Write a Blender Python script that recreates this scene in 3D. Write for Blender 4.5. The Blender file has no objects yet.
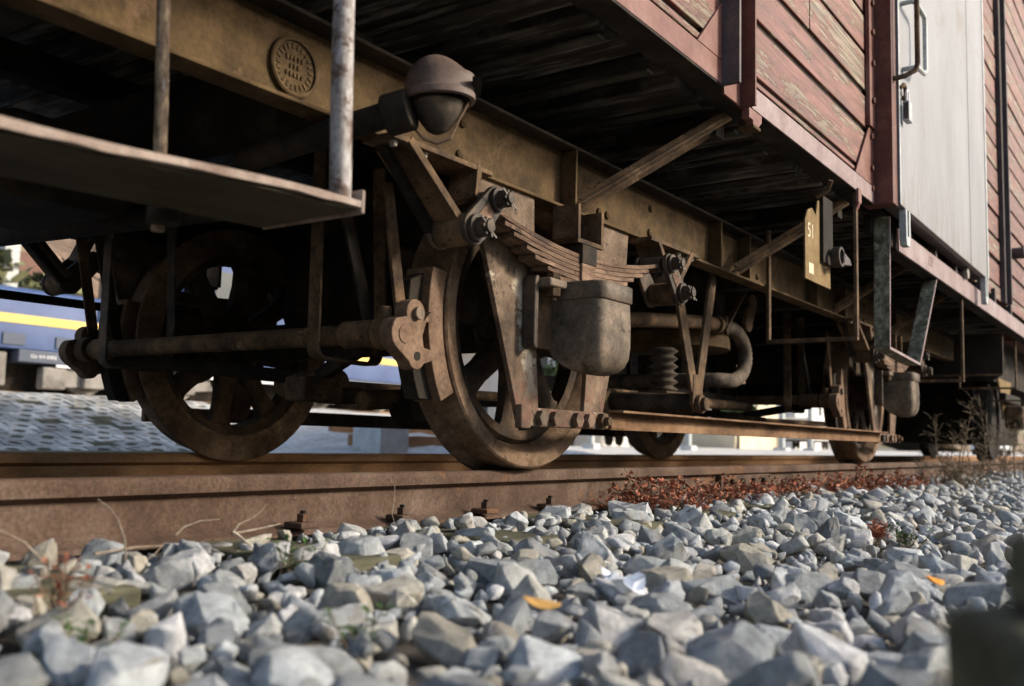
import bpy, bmesh, math, random
import numpy as np
from mathutils import Vector, Matrix, noise
R = math.radians
rnd = random.Random(7)
sc = bpy.context.scene
col = sc.collection

# ------------------------------------------------------------------ camera, sky, sun, exposure
# metres; X along the track, Y across it (0 = near rail), Z above the rail heads
CAM = Vector((-2.681, -1.898, 0.096))
cam_d = bpy.data.cameras.new('camera'); cam = bpy.data.objects.new('camera', cam_d); col.objects.link(cam)
r_ = Vector((0.57738, -0.81607, 0.02560)); f_ = Vector((0.81079, 0.57678, 0.09972)); u_ = r_.cross(f_)
mw = Matrix((r_, u_, -f_)).transposed().to_4x4(); mw.translation = CAM
cam.matrix_world = mw
cam_d.sensor_width = 36; cam_d.lens = 33.75
cam_d.clip_start = 0.02; cam_d.clip_end = 3000
cam_d.dof.use_dof = True; cam_d.dof.focus_distance = 3.2; cam_d.dof.aperture_fstop = 3.0
sc.camera = cam

SUN_EL, SUN_AZ = 26.0, (0.55, -0.835)
w = bpy.data.worlds.new('World'); sc.world = w; w.use_nodes = True
nt = w.node_tree
sky = nt.nodes.new('ShaderNodeTexSky'); sky.sky_type = 'NISHITA'; sky.sun_disc = False
sky.sun_elevation = R(SUN_EL); sky.sun_rotation = math.atan2(SUN_AZ[0], SUN_AZ[1])
sky.air_density = 1.0; sky.dust_density = 2.5; sky.ozone_density = 1.0
bg = nt.nodes['Background']; bg.inputs['Strength'].default_value = 0.12
nt.links.new(sky.outputs[0], bg.inputs[0])
sd = bpy.data.lights.new('sun', 'SUN'); sd.energy = 1.95; sd.angle = R(8); sd.color = (1, .90, .76)
so = bpy.data.objects.new('sun', sd); col.objects.link(so)
sv = Vector((SUN_AZ[0]*math.cos(R(SUN_EL)), SUN_AZ[1]*math.cos(R(SUN_EL)), math.sin(R(SUN_EL))))
so.rotation_euler = sv.to_track_quat('Z', 'Y').to_euler(); so.location = (0, -20, 20)
sc.view_settings.view_transform = 'Standard'; sc.view_settings.look = 'None'
sc.view_settings.exposure = 1.15; sc.view_settings.gamma = 1
try:
    sc.cycles.max_bounces = 6; sc.cycles.diffuse_bounces = 4
except Exception: pass

# ------------------------------------------------------------------ materials
def _n(nt, t, **k):
    n = nt.nodes.new(t)
    for a, v in k.items():
        if a[0] == '_': setattr(n, a[1:], v)
        else: n.inputs[a].default_value = v
    return n
def _ramp(nt, stops):
    n = nt.nodes.new('ShaderNodeValToRGB'); e = n.color_ramp.elements
    while len(e) < len(stops): e.new(0.5)
    for i, (p, c) in enumerate(stops):
        e[i].position = p; e[i].color = (*c, 1) if len(c) == 3 else c
    return n
def _coords(nt, stretch=(1, 1, 1)):
    tc = nt.nodes.new('ShaderNodeTexCoord'); oi = nt.nodes.new('ShaderNodeObjectInfo')
    ml = _n(nt, 'ShaderNodeMath', _operation='MULTIPLY'); ml.inputs[1].default_value = 37.0
    nt.links.new(oi.outputs['Random'], ml.inputs[0])
    ad = nt.nodes.new('ShaderNodeVectorMath'); ad.operation = 'ADD'
    nt.links.new(tc.outputs['Object'], ad.inputs[0]); nt.links.new(ml.outputs[0], ad.inputs[1])
    mp = nt.nodes.new('ShaderNodeMapping'); mp.inputs['Scale'].default_value = stretch
    nt.links.new(ad.outputs[0], mp.inputs[0])
    return mp.outputs[0], oi, ad.outputs[0]
def _mix(nt, fac, a, b, mode='MIX'):
    m = nt.nodes.new('ShaderNodeMix'); m.data_type = 'RGBA'; m.blend_type = mode
    for v, i in ((fac, 0), (a, 6), (b, 7)):
        if hasattr(v, 'links') or isinstance(v, bpy.types.NodeSocket): nt.links.new(v, m.inputs[i])
        elif isinstance(v, (int, float)): m.inputs[i].default_value = v
        else: m.inputs[i].default_value = (*v, 1)
    return m.outputs[2]
def newmat(name):
    m = bpy.data.materials.new(name); m.use_nodes = True
    return m, m.node_tree, m.node_tree.nodes['Principled BSDF']
def _bump(nt, bs, h, strength, dist=.004):
    b = nt.nodes.new('ShaderNodeBump'); b.inputs['Strength'].default_value = strength; b.inputs['Distance'].default_value = dist
    nt.links.new(h, b.inputs['Height']); nt.links.new(b.outputs[0], bs.inputs['Normal'])
def surf(name, cols, scale=6, rough=.85, bump=.4, bscale=70, stretch=(1, 1, 1), spec=(0.75, 1.2), fleck=None, fleck_at=.62, metal=0, dist=.004, var=0, splot=None, splot_at=.6):
    m, nt, bs = newmat(name)
    co, oi, raw = _coords(nt, stretch)
    n1 = _n(nt, 'ShaderNodeTexNoise', Scale=scale, Detail=8, Roughness=.62); nt.links.new(co, n1.inputs['Vector'])
    k = len(cols); rp = _ramp(nt, [(.32 + .36*i/max(1, k-1), c) for i, c in enumerate(cols)])
    nt.links.new(n1.outputs[0], rp.inputs[0]); c = rp.outputs[0]
    if splot:
        n3 = _n(nt, 'ShaderNodeTexNoise', Scale=scale*.55, Detail=6, Roughness=.7); n3.inputs['Distortion'].default_value = .4
        nt.links.new(raw, n3.inputs['Vector'])
        r3 = _ramp(nt, [(splot_at, (0, 0, 0)), (splot_at+.09, (1, 1, 1))]); nt.links.new(n3.outputs[0], r3.inputs[0])
        c = _mix(nt, r3.outputs[0], c, splot)
    n2 = _n(nt, 'ShaderNodeTexNoise', Scale=bscale, Detail=5, Roughness=.7); nt.links.new(co, n2.inputs['Vector'])
    r2 = _ramp(nt, [(.3, (spec[0],)*3), (.7, (spec[1],)*3)]); nt.links.new(n2.outputs[0], r2.inputs[0])
    c = _mix(nt, 1.0, c, r2.outputs[0], 'MULTIPLY')
    if fleck:
        n4 = _n(nt, 'ShaderNodeTexNoise', Scale=bscale*.5, Detail=4, Roughness=.75); nt.links.new(co, n4.inputs['Vector'])
        r4 = _ramp(nt, [(fleck_at, (0, 0, 0)), (fleck_at+.06, (1, 1, 1))]); nt.links.new(n4.outputs[0], r4.inputs[0])
        c = _mix(nt, r4.outputs[0], c, fleck)
    if var:
        mr = _n(nt, 'ShaderNodeMapRange'); mr.inputs[3].default_value = 1-var; mr.inputs[4].default_value = 1+var
        nt.links.new(oi.outputs['Random'], mr.inputs[0])
        c = _mix(nt, 1.0, c, mr.outputs[0], 'MULTIPLY')
    nt.links.new(c, bs.inputs['Base Color'])
    bs.inputs['Roughness'].default_value = rough; bs.inputs['Metallic'].default_value = metal
    bs.inputs['Specular IOR Level'].default_value = .25
    if bump: _bump(nt, bs, n2.outputs[0], bump, dist)
    return m
M = {}
M['rust'] = surf('dusty_rust', [(0.038, 0.024, 0.015), (0.101, 0.063, 0.034), (0.210, 0.129, 0.068)], 9, fleck=(.04, .026, .02), fleck_at=.58, splot=(.28, .185, .11), splot_at=.6, spec=(.6, 1.3), bump=.5)
M['shoe'] = surf('brown_cast_iron', [(0.114, 0.071, 0.045), (0.180, 0.114, 0.074), (0.247, 0.160, 0.105)], 14, bump=.5, fleck=(.09, .055, .04), spec=(.65, 1.25))
M['hoodiron'] = surf('brown_hood_iron', [(.085, .058, .045), (.13, .09, .07), (.17, .12, .095)], 12, rough=.6, bump=.2)
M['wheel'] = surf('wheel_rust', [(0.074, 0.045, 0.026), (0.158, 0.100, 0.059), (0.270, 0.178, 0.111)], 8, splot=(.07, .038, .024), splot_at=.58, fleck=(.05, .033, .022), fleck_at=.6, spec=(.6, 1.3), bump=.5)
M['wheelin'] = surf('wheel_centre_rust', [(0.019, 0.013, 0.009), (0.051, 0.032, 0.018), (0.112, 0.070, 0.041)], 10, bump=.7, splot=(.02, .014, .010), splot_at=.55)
M['ochre'] = surf('ochre_dusty_paint', [(0.040, 0.024, 0.009), (0.080, 0.049, 0.019), (0.129, 0.080, 0.034)], 9, fleck=(.07, .042, .024), fleck_at=.62, bump=.5, splot=(.13, .078, .04), splot_at=.56)
M['dark'] = surf('dark_iron_and_shade', [(.008, .0065, .005), (.019, .0145, .0105), (.048, .035, .022)], 6, bump=.4)  # near-black stands in for underframe shade; also used on plain dark parts
M['grease'] = surf('greasy_iron', [(0.023, 0.017, 0.013), (0.060, 0.045, 0.033), (0.140, 0.098, 0.063)], 10, rough=.6, bump=.4, splot=(.03, .026, .022), splot_at=.56)
M['boxiron'] = surf('axle_box_iron', [(0.057, 0.044, 0.032), (0.133, 0.102, 0.072), (0.247, 0.182, 0.126)], 9, rough=.65, bump=.45, splot=(.02, .016, .013), splot_at=.56, fleck=(.04, .03, .022), fleck_at=.62, spec=(.65, 1.25))
M['guard'] = surf('worn_axle_guard', [(0.057, 0.039, 0.026), (0.142, 0.099, 0.066), (0.247, 0.178, 0.123)], 9, splot=(.46, .40, .31), splot_at=.60, fleck=(.05, .036, .028), fleck_at=.58, bump=.6)
M['spring'] = surf('spring_steel_rust', [(0.067, 0.039, 0.025), (0.162, 0.101, 0.066), (0.285, 0.187, 0.126)], 12, stretch=(.4, 2, 2), bump=.5, splot=(.05, .032, .022), splot_at=.54, spec=(.6, 1.3))
M['rail'] = surf('rail_rust', [(.05, .03, .02), (.09, .055, .037), (.145, .10, .075)], 6, stretch=(.8, 1, .7), bump=.7, bscale=140, spec=(.6, 1.4), fleck=(.24, .17, .125), fleck_at=.68, splot=(.15, .072, .034), splot_at=.56)
M['rail2'] = surf('sunlit_orange_rust', [(.20, .105, .05), (.30, .165, .08), (.36, .215, .115)], 5, stretch=(.5, 1, 1), bump=.3, bscale=110)  # orange rust, brightened in place of sunlight on the far rail
M['tie'] = surf('orange_rust_bar', [(0.088, 0.045, 0.021), (0.192, 0.106, 0.053), (0.288, 0.175, 0.096)], 9, stretch=(.5, 1, 1), bump=.5, fleck=(.08, .045, .03), fleck_at=.6)
M['steelred'] = surf('faded_red_steel', [(0.117, 0.038, 0.027), (0.175, 0.072, 0.054), (0.240, 0.121, 0.098)], 6, rough=.6, bump=.2, splot=(.30, .15, .11), splot_at=.62, spec=(.85, 1.12), fleck=(.2, .1, .08), fleck_at=.7)
M['postbrown'] = surf('brown_red_steel', [(.085, .033, .024), (.13, .05, .036), (.19, .085, .06)], 6, rough=.6, bump=.3, splot=(.10, .04, .03))
M['darkpost'] = surf('dark_steel', [(.045, .038, .04), (.075, .06, .058), (.12, .09, .085)], 6, rough=.55, bump=.3)
M['door'] = surf('grey_door_sheet', [(.20, .198, .20), (.245, .243, .247), (.285, .283, .287)], 2.0, rough=.5, bump=.1, stretch=(1.3, 1, .45), spec=(.92, 1.05), splot=(.20, .175, .155), splot_at=.585, fleck=(.24, .21, .19), fleck_at=.73)
M['galv'] = surf('pale_grey_steel', [(.30, .32, .31), (.42, .44, .43), (.52, .54, .52)], 10, rough=.45, bump=.2)
M['pole'] = surf('worn_pole_paint', [(.12, .09, .075), (.30, .27, .25), (.50, .48, .46)], 42, stretch=(1, 1, .5), bump=.35, splot=(.12, .075, .055), splot_at=.52, rough=.6)
M['pole2'] = surf('rusty_pole_paint', [(.07, .05, .036), (.19, .135, .09), (.40, .31, .20)], 60, stretch=(1, 1, .5), bump=.35, splot=(.22, .2, .2), splot_at=.6)
M['board'] = surf('step_plate_steel', [(0.030, 0.025, 0.014), (0.055, 0.045, 0.025), (0.076, 0.062, 0.035)], 5, stretch=(.5, 1, 1), rough=.75, bump=.3)
M['boardedge'] = surf('step_edge_paint', [(0.169, 0.109, 0.082), (0.268, 0.200, 0.160), (0.352, 0.280, 0.230)], 14, rough=.6, bump=.3)
M['moss'] = surf('mossy_worn_steel', [(.06, .055, .036), (.14, .13, .085), (.34, .32, .23)], 26, stretch=(1, 1, .7), splot=(.36, .36, .25), splot_at=.55, bump=.6)
M['sillpale'] = surf('pale_pink_steel', [(0.191, 0.119, 0.112), (0.268, 0.191, 0.183), (0.337, 0.263, 0.257)], 5, rough=.55, bump=.2, splot=(.30, .19, .18), splot_at=.64)
M['floorwood'] = surf('shade_dark_floor_boards', [(.009, .008, .006), (.035, .030, .023), (.21, .185, .155)], 4, stretch=(6, .8, 1), bump=.6, bscale=30, var=.55)  # shade and lit board edges are put into this colour
M['brass'] = surf('bright_bolt_metal', [(.2, .17, .14), (.34, .3, .25), (.42, .38, .32)], 20, rough=.5, bump=.3)
M['rubber'] = surf('dusty_rubber', [(.04, .031, .023), (.09, .07, .052), (.17, .135, .10)], 12, bump=.3)
M['concrete'] = surf('pale_concrete', [(.5, .49, .46), (.62, .61, .58), (.7, .69, .66)], 6, bump=.3)
M['twig'] = surf('dry_twig', [(.15, .115, .085), (.27, .22, .165), (.40, .35, .28)], 40, bump=.3, var=.3)
M['deadleaf'] = surf('rust_red_dry_leaf', [(.15, .042, .024), (.32, .11, .06), (.48, .26, .165)], 25, bump=.2, var=.25)
M['weed'] = surf('brown_dry_weed', [(.11, .08, .05), (.20, .155, .10), (.31, .245, .17)], 20, bump=.2)
M['green'] = surf('small_green_leaf', [(.04, .085, .02), (.07, .13, .035), (.1, .18, .06)], 12, bump=.1)
M['yleaf'] = surf('yellow_leaf', [(.42, .24, .07), (.52, .31, .10), (.45, .26, .09)], 12, bump=.1)
M['oleaf'] = surf('orange_leaf', [(.65, .25, .04), (.75, .34, .06)], 12, bump=.1)
M['paper'] = surf('white_paper', [(.72, .76, .84), (.8, .83, .88)], 6, bump=0, rough=.6)
M['timber'] = surf('dark_weathered_timber', [(0.045, 0.043, 0.027), (0.090, 0.087, 0.054), (0.165, 0.155, 0.095)], 5, stretch=(.6, 3, 3), bump=.6)
M['ballastdirt'] = surf('ballast_dirt', [(.025, .022, .018), (.055, .048, .04), (.11, .098, .085)], 9, bump=.8, bscale=60)  # dirt, coloured extra dark to deepen the shade between stones
M['yard'] = surf('pale_yard_gravel', [(.50, .47, .42), (.66, .63, .575), (.76, .73, .68)], 2.5, bump=.9, bscale=16, dist=.05, spec=(.55, 1.25))
M['paver'] = surf('bank_paver', [(.30, .285, .25), (.44, .425, .38), (.56, .54, .50)], 9, bump=.8, var=.35)
M['soilgrass'] = surf('thin_grass_soil', [(.04, .045, .02), (.085, .08, .04), (.16, .14, .085)], 6, bump=.5, dist=.02)
M['blue'] = surf('blue_loco_paint', [(.04, .07, .165), (.055, .09, .205), (.075, .115, .24)], 1.5, rough=.5, bump=0, spec=(.95, 1.05))
M['blue2'] = surf('grey_blue_loco_skirt', [(.07, .085, .12), (.10, .115, .15)], 1.5, rough=.4, bump=0)
M['yellow'] = surf('yellow_loco_stripe', [(.66, .49, .13), (.74, .56, .18)], 2, rough=.35, bump=0)
M['white'] = surf('white_paint', [(.74, .74, .74), (.82, .82, .82)], 3, rough=.5, bump=0)
M['bogie'] = surf('grey_bogie', [(.13, .12, .105), (.24, .22, .195), (.32, .30, .27)], 3, bump=.2)
M['glass'] = surf('dark_window_glass', [(.04, .055, .07), (.07, .085, .10)], 2, rough=.08, bump=0)
M['cream'] = surf('cream_render', [(.58, .49, .34), (.68, .59, .44)], .6, bump=.1)
M['palewall'] = surf('pale_render', [(.6, .59, .57), (.72, .71, .69)], .6, bump=.1)
M['pinkwall'] = surf('pink_render', [(.45, .30, .25), (.52, .37, .31)], .6, bump=.1)
M['roof'] = surf('brown_tile_roof', [(.14, .075, .05), (.22, .12, .085)], 3, bump=.4, dist=.03)
M['hill'] = surf('winter_hillside', [(0.160, 0.112, 0.077), (0.288, 0.203, 0.140), (0.272, 0.247, 0.126)], .09, bump=.6, bscale=1.2, dist=.6)
M['foliage'] = surf('evergreen_foliage', [(.025, .05, .018), (.05, .09, .03), (.08, .12, .045)], 2, bump=.2, var=.2)
M['olive'] = surf('pale_olive_foliage', [(.10, .11, .05), (.17, .17, .085), (.24, .22, .13)], 2, bump=.2, var=.2)
M['bark'] = surf('grey_bark', [(.08, .065, .05), (.15, .12, .095)], 6, stretch=(1, 1, .2), bump=.6)
M['panel'] = surf('dark_brown_panel', [(.02, .014, .010), (.032, .023, .017), (.05, .036, .027)], 4, bump=.2)
M['lit_strip'] = surf('pale_lit_strip', [(0.015, 0.013, 0.010), (0.045, 0.040, 0.032), (0.095, 0.085, 0.070)], 5, stretch=(2, 1.2, 1), bump=.4)  # pale tone standing in for light on the board edges
M['plate'] = surf('pale_ochre_plate', [(0.137, 0.087, 0.038), (0.209, 0.140, 0.059), (0.252, 0.175, 0.084)], 14, bump=.2, splot=(.3, .19, .08))
M['plateink'] = surf('pale_marking_paint', [(.62, .55, .36), (.7, .64, .45)], 20, bump=0)
M['inkdark'] = surf('worn_dark_lettering', [(.2, .13, .13), (.28, .2, .2)], 20, bump=0)

def guard_stain():
    m = M['guard']; nt = m.node_tree; bs = nt.nodes['Principled BSDF']; lk = bs.inputs['Base Color'].links[0]; base = lk.from_socket
    tc = nt.nodes.new('ShaderNodeTexCoord'); sp = nt.nodes.new('ShaderNodeSeparateXYZ'); nt.links.new(tc.outputs['Object'], sp.inputs[0])
    def mth(op, a, b=None):
        n = nt.nodes.new('ShaderNodeMath'); n.operation = op
        for i, v in enumerate((a, b)):
            if v is None: continue
            if isinstance(v, (int, float)): n.inputs[i].default_value = v
            else: nt.links.new(v, n.inputs[i])
        return n.outputs[0]
    no = _n(nt, 'ShaderNodeTexNoise', Scale=26, Detail=8, Roughness=.75); nt.links.new(tc.outputs['Object'], no.inputs[0])
    # pale run of old paint down the leg, broken up by noise
    dx = mth('ABSOLUTE', mth('ADD', sp.outputs[0], mth('ADD', .255, mth('MULTIPLY', mth('SUBTRACT', sp.outputs[2], .57), .22))))
    d = mth('ADD', dx, mth('MULTIPLY', mth('SUBTRACT', no.outputs[0], .5), .16))
    mr = _n(nt, 'ShaderNodeMapRange'); mr.inputs[1].default_value = .034; mr.inputs[2].default_value = .012; nt.links.new(d, mr.inputs[0])
    zl = _n(nt, 'ShaderNodeMapRange'); zl.inputs[1].default_value = .22; zl.inputs[2].default_value = .34; nt.links.new(sp.outputs[2], zl.inputs[0])
    zh = _n(nt, 'ShaderNodeMapRange'); zh.inputs[1].default_value = .64; zh.inputs[2].default_value = .54; nt.links.new(sp.outputs[2], zh.inputs[0])
    c = _mix(nt, mth('MULTIPLY', mr.outputs[0], mth('MULTIPLY', zl.outputs[0], zh.outputs[0])), base, (.50, .44, .33))
    # remains of red paint near the foot
    rz = _n(nt, 'ShaderNodeMapRange'); rz.inputs[1].default_value = .36; rz.inputs[2].default_value = .24; nt.links.new(sp.outputs[2], rz.inputs[0])
    rn = _n(nt, 'ShaderNodeMapRange'); rn.inputs[1].default_value = .46; rn.inputs[2].default_value = .58; nt.links.new(no.outputs[0], rn.inputs[0])
    c = _mix(nt, mth('MULTIPLY', mth('MULTIPLY', rz.outputs[0], rn.outputs[0]), .55), c, (.20, .085, .062))
    nt.links.new(c, bs.inputs['Base Color'])
guard_stain()
def plank_mat():
    m, nt, bs = newmat('peeling_red_planks')
    co, oi, raw = _coords(nt, (1.2, 4, 9))
    n1 = _n(nt, 'ShaderNodeTexNoise', Scale=3, Detail=8, Roughness=.6); nt.links.new(co, n1.inputs[0])
    red = _ramp(nt, [(.3, (.075, .022, .014)), (.5, (.15, .046, .032)), (.7, (.235, .088, .066))]); nt.links.new(n1.outputs[0], red.inputs[0])
    mp = nt.nodes.new('ShaderNodeMapping'); mp.inputs['Scale'].default_value = (1.6, 8, 34); nt.links.new(raw, mp.inputs[0])
    ng = _n(nt, 'ShaderNodeTexNoise', Scale=2.2, Detail=7, Roughness=.65); nt.links.new(mp.outputs[0], ng.inputs[0])
    wood = _ramp(nt, [(.33, (.03, .02, .013)), (.46, (.10, .066, .04)), (.56, (.19, .135, .082)), (.7, (.33, .275, .21))]); nt.links.new(ng.outputs[0], wood.inputs[0])
    mp2 = nt.nodes.new('ShaderNodeMapping'); mp2.inputs['Scale'].default_value = (1.5, 3, 7); nt.links.new(raw, mp2.inputs[0])
    np_ = _n(nt, 'ShaderNodeTexNoise', Scale=1.6, Detail=9, Roughness=.72); nt.links.new(mp2.outputs[0], np_.inputs[0])
    add = _n(nt, 'ShaderNodeMath', _operation='MULTIPLY_ADD'); add.inputs[1].default_value = .35
    nt.links.new(ng.outputs[0], add.inputs[0]); nt.links.new(np_.outputs[0], add.inputs[2])
    ofs = _n(nt, 'ShaderNodeMath', _operation='MULTIPLY_ADD'); ofs.inputs[1].default_value = .13; nt.links.new(oi.outputs['Random'], ofs.inputs[0]); nt.links.new(add.outputs[0], ofs.inputs[2])
    pe = _ramp(nt, [(.775, (0, 0, 0)), (.81, (1, 1, 1))]); nt.links.new(ofs.outputs[0], pe.inputs[0])
    c = _mix(nt, pe.outputs[0], red.outputs[0], wood.outputs[0])
    mr = _n(nt, 'ShaderNodeMapRange'); mr.inputs[3].default_value = .8; mr.inputs[4].default_value = 1.12; nt.links.new(oi.outputs['Random'], mr.inputs[0])
    c = _mix(nt, 1.0, c, mr.outputs[0], 'MULTIPLY')
    nt.links.new(c, bs.inputs['Base Color']); bs.inputs['Roughness'].default_value = .65
    h = _n(nt, 'ShaderNodeMath', _operation='MULTIPLY_ADD'); h.inputs[1].default_value = -.5
    nt.links.new(pe.outputs[0], h.inputs[0]); nt.links.new(ng.outputs[0], h.inputs[2])
    _bump(nt, bs, h.outputs[0], .6, .005)
    return m
M['plank'] = plank_mat()
def stone_mat():
    m, nt, bs = newmat('crushed_limestone')
    co, oi, raw = _coords(nt)
    geo = nt.nodes.new('ShaderNodeNewGeometry'); co = geo.outputs['Position']
    ad = _n(nt, 'ShaderNodeMath', _operation='ADD'); nt.links.new(geo.outputs['Random Per Island'], ad.inputs[0]); nt.links.new(oi.outputs['Random'], ad.inputs[1])
    fr = _n(nt, 'ShaderNodeMath', _operation='FRACT'); nt.links.new(ad.outputs[0], fr.inputs[0])
    rp = _ramp(nt, [(0.00, (0.163, 0.173, 0.176)), (0.14, (0.354, 0.379, 0.391)), (0.28, (0.517, 0.545, 0.554)), (0.42, (0.245, 0.255, 0.258)), (0.57, (0.449, 0.465, 0.454)), (0.67, (0.462, 0.432, 0.359)), (0.76, (0.326, 0.299, 0.246)), (0.86, (0.660, 0.660, 0.660)), (1.00, (0.286, 0.299, 0.302))])
    nt.links.new(fr.outputs[0], rp.inputs[0])
    n1 = _n(nt, 'ShaderNodeTexNoise', Scale=38, Detail=9, Roughness=.7); nt.links.new(co, n1.inputs[0])
    r1 = _ramp(nt, [(.3, (.55, .55, .56)), (.5, (1, 1, 1)), (.68, (1.4, 1.39, 1.36))]); nt.links.new(n1.outputs[0], r1.inputs[0])
    c = _mix(nt, 1.0, rp.outputs[0], r1.outputs[0], 'MULTIPLY')
    n3 = _n(nt, 'ShaderNodeTexNoise', Scale=17, Detail=6, Roughness=.7); nt.links.new(co, n3.inputs[0])
    r3 = _ramp(nt, [(.57, (0, 0, 0)), (.70, (.6, .6, .6))]); nt.links.new(n3.outputs[0], r3.inputs[0])
    c = _mix(nt, r3.outputs[0], c, (.33, .27, .19))
    nt.links.new(c, bs.inputs['Base Color']); bs.inputs['Roughness'].default_value = .85; bs.inputs['Specular IOR Level'].default_value = .3
    n2 = _n(nt, 'ShaderNodeTexNoise', Scale=95, Detail=10, Roughness=.8); nt.links.new(co, n2.inputs[0])
    _bump(nt, bs, n2.outputs[0], .8, .010)
    return m
M['stone'] = stone_mat()

# ------------------------------------------------------------------ mesh helpers
MIRROR = False                      # mirror across the track centre for the far side gear
YC = 0.7525
class MB:
    def __init__(s): s.v = []; s.f = []
    def add(s, v, f):
        o = len(s.v); s.v += [tuple(p) for p in v]; s.f += [tuple(i+o for i in q) for q in f]; return s
    def box(s, x0, x1, y0, y1, z0, z1):
        v = [(x, y, z) for x in (x0, x1) for y in (y0, y1) for z in (z0, z1)]
        return s.add(v, [(0, 1, 3, 2), (4, 6, 7, 5), (0, 4, 5, 1), (2, 3, 7, 6), (0, 2, 6, 4), (1, 5, 7, 3)])
    def bar(s, p, q, a, b, up=(0, 0, 1)):        # rectangular bar p-q, a along side dir, b along up dir
        p, q = Vector(p), Vector(q); d = (q-p).normalized(); sd_ = d.cross(Vector(up))
        if sd_.length < 1e-4: sd_ = d.cross(Vector((1, 0, 0)))
        sd_.normalize(); u = sd_.cross(d)
        v = [c + sd_*(a/2*i) + u*(b/2*j) for c in (p, q) for i, j in ((-1, -1), (1, -1), (1, 1), (-1, 1))]
        return s.add(v, [(3, 2, 1, 0), (4, 5, 6, 7), (0, 1, 5, 4), (1, 2, 6, 5), (2, 3, 7, 6), (3, 0, 4, 7)])
    def prism(s, poly, a0, a1, plane='XZ'):
        def P(u, v, t): return {'XZ': (u, t, v), 'YZ': (t, u, v), 'XY': (u, v, t)}[plane]
        n = len(poly); ar = sum(poly[i][0]*poly[(i+1) % n][1]-poly[(i+1) % n][0]*poly[i][1] for i in range(n))
        if ar < 0: poly = poly[::-1]
        v = [P(u, w_, a0) for u, w_ in poly] + [P(u, w_, a1) for u, w_ in poly]
        fl = plane == 'XZ'
        fs = [tuple(range(n))[::-1], tuple(range(n, 2*n))] + [(i, (i+1) % n, (i+1) % n+n, i+n) for i in range(n)]
        if fl: fs = [f[::-1] for f in fs]
        return s.add(v, fs)
    def tube(s, pts, r, n=12, caps=True):
        pts = [Vector(p) for p in pts]; rs = r if isinstance(r, (list, tuple)) else [r]*len(pts)
        t0 = (pts[1]-pts[0]).normalized(); ref = Vector((0, 0, 1)) if abs(t0.z) < .9 else Vector((1, 0, 0))
        a = t0.cross(ref).normalized(); v = []
        for i, p in enumerate(pts):
            t = (pts[min(i+1, len(pts)-1)]-pts[max(i-1, 0)]).normalized()
            a = (a - t*a.dot(t)).normalized(); b = t.cross(a)
            v += [p+(a*math.cos(2*math.pi*k/n)+b*math.sin(2*math.pi*k/n))*rs[i] for k in range(n)]
        f = [(i*n+k, i*n+(k+1) % n, (i+1)*n+(k+1) % n, (i+1)*n+k) for i in range(len(pts)-1) for k in range(n)]
        if caps: f += [tuple(range(n))[::-1], tuple(range((len(pts)-1)*n, len(pts)*n))]
        return s.add(v, f)
    def cyl(s, p, q, r, n=16): return s.tube([p, q], r, n)
    def lathe(s, prof, c, axis='Y', n=48, closed=False, a0=0, a1=2*math.pi):   # prof: (r, t)
        full = abs(a1-a0-2*math.pi) < 1e-6; m = n if full else n+1
        v = []
        for k in range(m):
            a = a0+(a1-a0)*k/n
            for r, t in prof:
                x, z = r*math.cos(a), r*math.sin(a)
                v.append((c[0]+x, c[1]+t, c[2]+z) if axis == 'Y' else (c[0]+x, c[1]+z, c[2]+t))
        L = len(prof); f = []
        for k in range(n):
            for j in range(L if closed else L-1):
                k2 = (k+1) % m; j2 = (j+1) % L
                q = (k*L+j, k2*L+j, k2*L+j2, k*L+j2)
                f.append(q)
        return s.add(v, f)
    def hexnut(s, p, r, h, axis=(0, -1, 0), n=6):
        p = Vector(p); return s.tube([p, p+Vector(axis)*h], r, n)
    def build(s, name, mat, parent=None, bevel=0, smooth=True, angle=38, seg=2, loc=None):
        vs = s.v; fs = s.f
        if MIRROR:
            vs = [(x, 2*YC-y, z) for x, y, z in vs]; fs = [f[::-1] for f in fs]
        if loc is not None: vs = [(x-loc[0], y-loc[1], z-loc[2]) for x, y, z in vs]
        me = bpy.data.meshes.new(name); me.from_pydata(vs, [], fs)
        bm = bmesh.new(); bm.from_mesh(me); bmesh.ops.recalc_face_normals(bm, faces=bm.faces); bm.to_mesh(me); bm.free()
        me.materials.append(M[mat] if isinstance(mat, str) else mat)
        if smooth:
            me.polygons.foreach_set('use_smooth', [True]*len(me.polygons)); me.set_sharp_from_angle(angle=R(angle))
        o = bpy.data.objects.new(name, me); col.objects.link(o)
        if parent: o.parent = parent
        if loc is not None: o.location = loc
        if bevel:
            b = o.modifiers.new('bevel', 'BEVEL'); b.width = bevel; b.segments = seg; b.limit_method = 'ANGLE'; b.angle_limit = R(40); b.harden_normals = True
        return o
def tag(o, label=None, cat=None, group=None, kind=None):
    if label: o['label'] = label
    if cat: o['category'] = cat
    if group: o['group'] = group
    if kind: o['kind'] = kind
    return o
def empty(name, loc, label=None, cat=None, group=None):
    o = bpy.data.objects.new(name, None); col.objects.link(o); o.location = loc; o.empty_display_size = .1
    return tag(o, label, cat, group)
def copy_tree(o, parent=None):
    c = o.copy(); col.objects.link(c)
    if parent is not None: c.parent = parent
    for ch in list(o.children): copy_tree(ch, c)
    return c
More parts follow.
